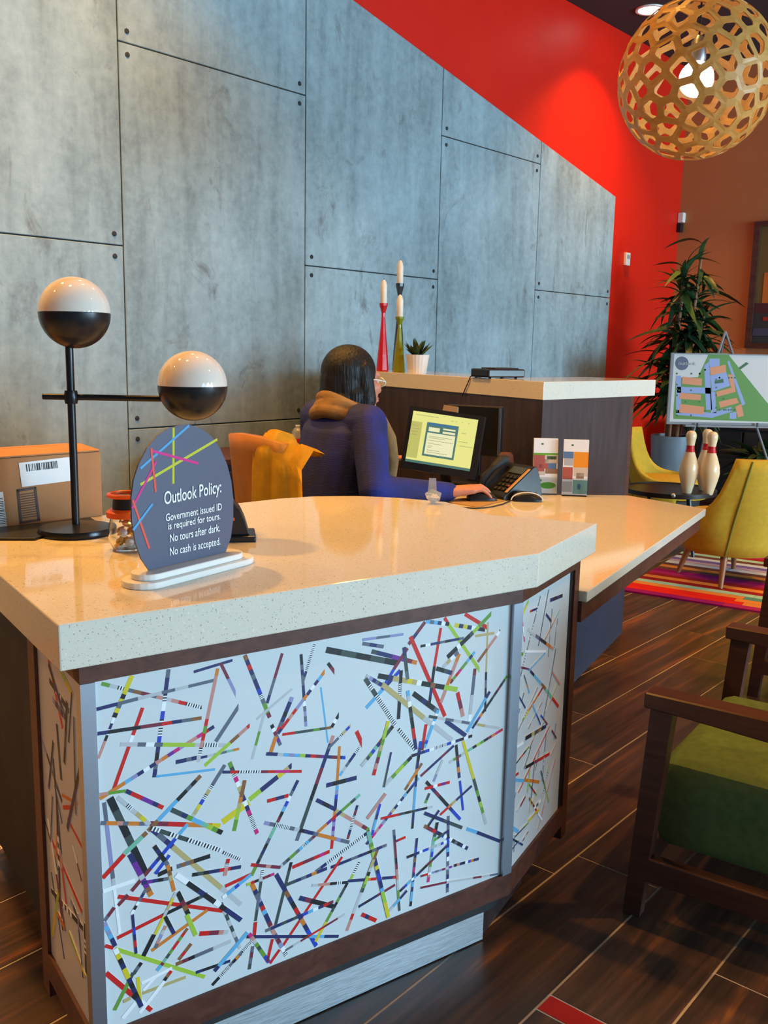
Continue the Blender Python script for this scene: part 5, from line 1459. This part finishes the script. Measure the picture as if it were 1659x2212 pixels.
# ------------------------------------------------------------------ green armchair
AL = pz(1368, 1968, .0014); AU = R(-35)
t = thing('armchair', 'low walnut armchair with green seat cushion at the right front', 'armchair', (AL.x, AL.y, .0014), AU)
AW = .62
for y in (0, AW):
    obj('front_leg', MB().loft([[V((x*s_+z*.075, y+w*s_, z)) for x, w in ((-.024, -.020), (.024, -.020), (.024, .020), (-.024, .020))] for z, s_ in ((0, .8), (.495, 1))]), M['frame'], t, world=False)
    obj('rear_leg', MB().loft([[V((.62+dx+x, y+w, z)) for x, w in ((-.028, -.02), (.028, -.02), (.028, .02), (-.028, .02))] for z, dx in ((0, .08), (.485, 0))]), M['frame'], t, world=False)
    m_ = MB(); m_.loft([[V((x, y+w, z)) for w, z in ((-.030, .500-h), (.030, .500-h), (.028, .530), (-.028, .530))] for x, h in ((.0, .004), (.06, .006), (.35, .022), (.70, .03))])
    bmesh.ops.bevel(m_.bm, geom=m_.bm.edges[:], offset=.003, segments=1, affect='EDGES')
    obj('armrest', m_, M['armtop'], t, world=False)
    obj('side_rail', MB().box((.32, y, .118), (.60, .032, .055), bev=.003), M['frame'], t, world=False)
obj('front_rail', MB().box((.0, AW/2, .118), (.035, AW-.04, .055), bev=.003), M['frame'], t, world=False)
obj('back_rail', MB().box((.66, AW/2, .118), (.035, AW-.04, .055), bev=.003), M['frame'], t, world=False)
obj('seat_cushion', MB().box((.315, AW/2, .255), (.60, AW-.085, .21), bev=.035), M['green'], t, True, world=False)
obj('back_cushion', MB().box((.66, AW/2, .56), (.13, AW-.085, .48), rot=Matrix.Rotation(R(14), 3, 'Y'), bev=.04), M['green'], t, True, world=False)
obj('top_rail', MB().box((.755, AW/2, .77), (.03, AW+.02, .06), bev=.006), M['frame'], t, world=False)
for y in (.0, AW): obj('back_post', MB().tube([(.64, y, .48), (.755, y, .79)], .016, 8), M['frame'], t, True, world=False)

dup(t, (1.385, 3.32, .0014), AU, 'second walnut armchair, only its front leg showing at the right edge', 'green armchairs')
t['group'] = 'green armchairs'
# dark console and low bushy plant below the map board
q = pl(1500, 1000, wpt(S1, 0, 0)-WS*.25, WS)
t = thing('console', 'low dark console against the tan wall behind the easel', 'cabinet', wpt(S1-.25, 1.25, 0), PHI)
obj('body', MB().box((0, 0, .33), (.44, 1.9, .56), bev=.004), M['blacksoft'], t, world=False)
obj('top', MB().box((0, 0, .625), (.48, 1.96, .03), bev=.003), M['darklam'], t, world=False)
for k in range(3): d_ = obj('door', MB().box((-.229, -.63+.63*k, .33), (.018, .61, .52), bev=.002), M['blacksoft'], t, world=False); obj('handle', MB().box((-.243, -.63+.63*k+.2, .42), (.012, .012, .12)), M['steel'], d_, world=False)
obj('plinth', MB().box((0, 0, .025), (.38, 1.8, .05)), M['black'], t, world=False)
t = thing('bushy_plant', 'low bushy dark plant in a black pot below the map board', 'plant', (3.02, 7.42, .0014))
obj('pot', MB().lathe([(0, 0), (.12, 0), (.16, .26), (.15, .26), (.145, .23), (0, .23)], n=28), M['blacksoft'], t, True, world=False)
obj('soil', MB().lathe([(0, .231), (.144, .231), (.144, .236), (0, .24)], n=20), M['soil'], t, world=False)
for k in range(90):
    o = bpy.data.objects.new('leaf', LM[rp.choice([0, 1, 2])]); C.objects.link(o); o.parent = t
    s_ = rp.uniform(.55, .95); o.scale = (s_, s_*1.3, s_); a = rp.uniform(0, 6.283); r_ = rp.uniform(0, .09); o.location = (r_*math.cos(a), r_*math.sin(a), rp.uniform(.24, .42))
    o.rotation_euler = (rp.uniform(-.3, .3), rp.uniform(-1.1, -.1), a+rp.uniform(-.4, .4))

# ------------------------------------------------------------------ pendant lamp and ceiling light
gc = py(1504, 171, 3.7); GR = py(1504+166, 171, 3.7).x-gc.x
t = thing('pendant_lamp', 'large openwork bamboo globe pendant lamp with glowing bulb', 'lamp', (gc.x, gc.y, gc.z-GR))
rpd = random.Random(12); NP = 165; pts = []
ga = math.pi*(3-math.sqrt(5))
for i in range(NP):
    z = 1-2*(i+.5)/NP; r = math.sqrt(1-z*z); a = ga*i; v = V((r*math.cos(a), r*math.sin(a), z))+V((rpd.uniform(-1, 1), rpd.uniform(-1, 1), rpd.uniform(-1, 1)))*.062
    pts.append(v.normalized())
hb = bmesh.new()
for p in pts: hb.verts.new(p)
bmesh.ops.convex_hull(hb, input=hb.verts[:]); bmesh.ops.triangulate(hb, faces=hb.faces[:]); hb.verts.ensure_lookup_table(); hb.faces.ensure_lookup_table()
cen = []
for f in hb.faces:
    n_ = (f.verts[1].co-f.verts[0].co).cross(f.verts[2].co-f.verts[0].co).normalized()
    if n_.dot(f.calc_center_median()) < 0: n_ = -n_
    cen.append((n_*.82+f.calc_center_median().normalized()*.18).normalized())
for f in hb.faces: f.index = f.index
m_ = MB(); cv_ = [m_.bm.verts.new(c*GR) for c in cen]
for v in hb.verts:
    fs = [f.index for f in v.link_faces]
    if len(fs) < 3: continue
    ax = v.co.normalized(); e_ = ax.orthogonal().normalized(); e2_ = ax.cross(e_)
    fs.sort(key=lambda i: math.atan2(cen[i].dot(e2_), cen[i].dot(e_)))
    mid_ = sum((cen[i] for i in fs), V())/len(fs); inner = []
    n_ = len(fs)
    for i in range(n_):
        c = cen[fs[i]]; d = c-mid_; L = d.length; k = max(.25, (L*GR-.0155)/(L*GR)); inner.append(mid_+d*k)
    # round the hole a little
    hole = []
    for i in range(n_):
        a, b, c = inner[i-1], inner[i], inner[(i+1) % n_]
        hole += [m_.bm.verts.new((b+(a-b)*.14).normalized()*GR), m_.bm.verts.new((b+(c-b)*.14).normalized()*GR)]
    for i in range(n_):
        j = (i+1) % n_
        m_.bm.faces.new((cv_[fs[i]], hole[2*i+1], hole[2*i])) ; m_.bm.faces.new((cv_[fs[i]], cv_[fs[j]], hole[2*j], hole[2*i+1]))
hb.free(); bmesh.ops.recalc_face_normals(m_.bm, faces=m_.bm.faces[:])
bmesh.ops.solidify(m_.bm, geom=m_.bm.faces[:], thickness=.0035)
bmesh.ops.translate(m_.bm, verts=m_.bm.verts[:], vec=(0, 0, GR))
obj('globe_shade', m_, M['bamboo'], t, world=False)
obj('bulb', MB().ball((0, 0, GR+.0), .063, n=28), M['bulb'], t, 'all', world=False)
obj('socket', MB().lathe([(0, GR+.055), (.026, GR+.055), (.03, GR+.07), (.026, GR+.13), (.01, GR+.15), (0, GR+.15)], n=20), M['steel'], t, True, world=False)
obj('cord', MB().tube([(0, 0, GR+.15), (0, 0, CEIL-(gc.z-GR)-.03)], .004, 8), M['black'], t, True, world=False)
obj('canopy', MB().lathe([(0, CEIL-(gc.z-GR)-.0005), (.06, CEIL-(gc.z-GR)-.0005), (.055, CEIL-(gc.z-GR)-.03), (0, CEIL-(gc.z-GR)-.032)], n=24), M['black'], t, True, world=False)
l = bpy.data.lights.new('pendant_bulb', 'POINT'); l.energy = 24; l.color = (1, .50, .16); l.shadow_soft_size = .064
lo = bpy.data.objects.new('pendant_bulb', l); C.objects.link(lo); lo.location = (gc.x, gc.y, gc.z)
dl = pz(1405, 20, CEIL); t = thing('recessed_downlight', 'bright round recessed downlight in the dark ceiling', 'ceiling light', (dl.x, dl.y, CEIL-.014))
obj('trim_ring', MB().lathe([(.085, .0135), (.11, .0135), (.108, .004), (.09, .004), (.085, .010)], n=32, cap=False), M['white'], t, True, world=False)
obj('lens', MB().lathe([(0, .012), (.084, .012), (.084, .006), (0, .004)], n=32), M['lens'], t, True, world=False)
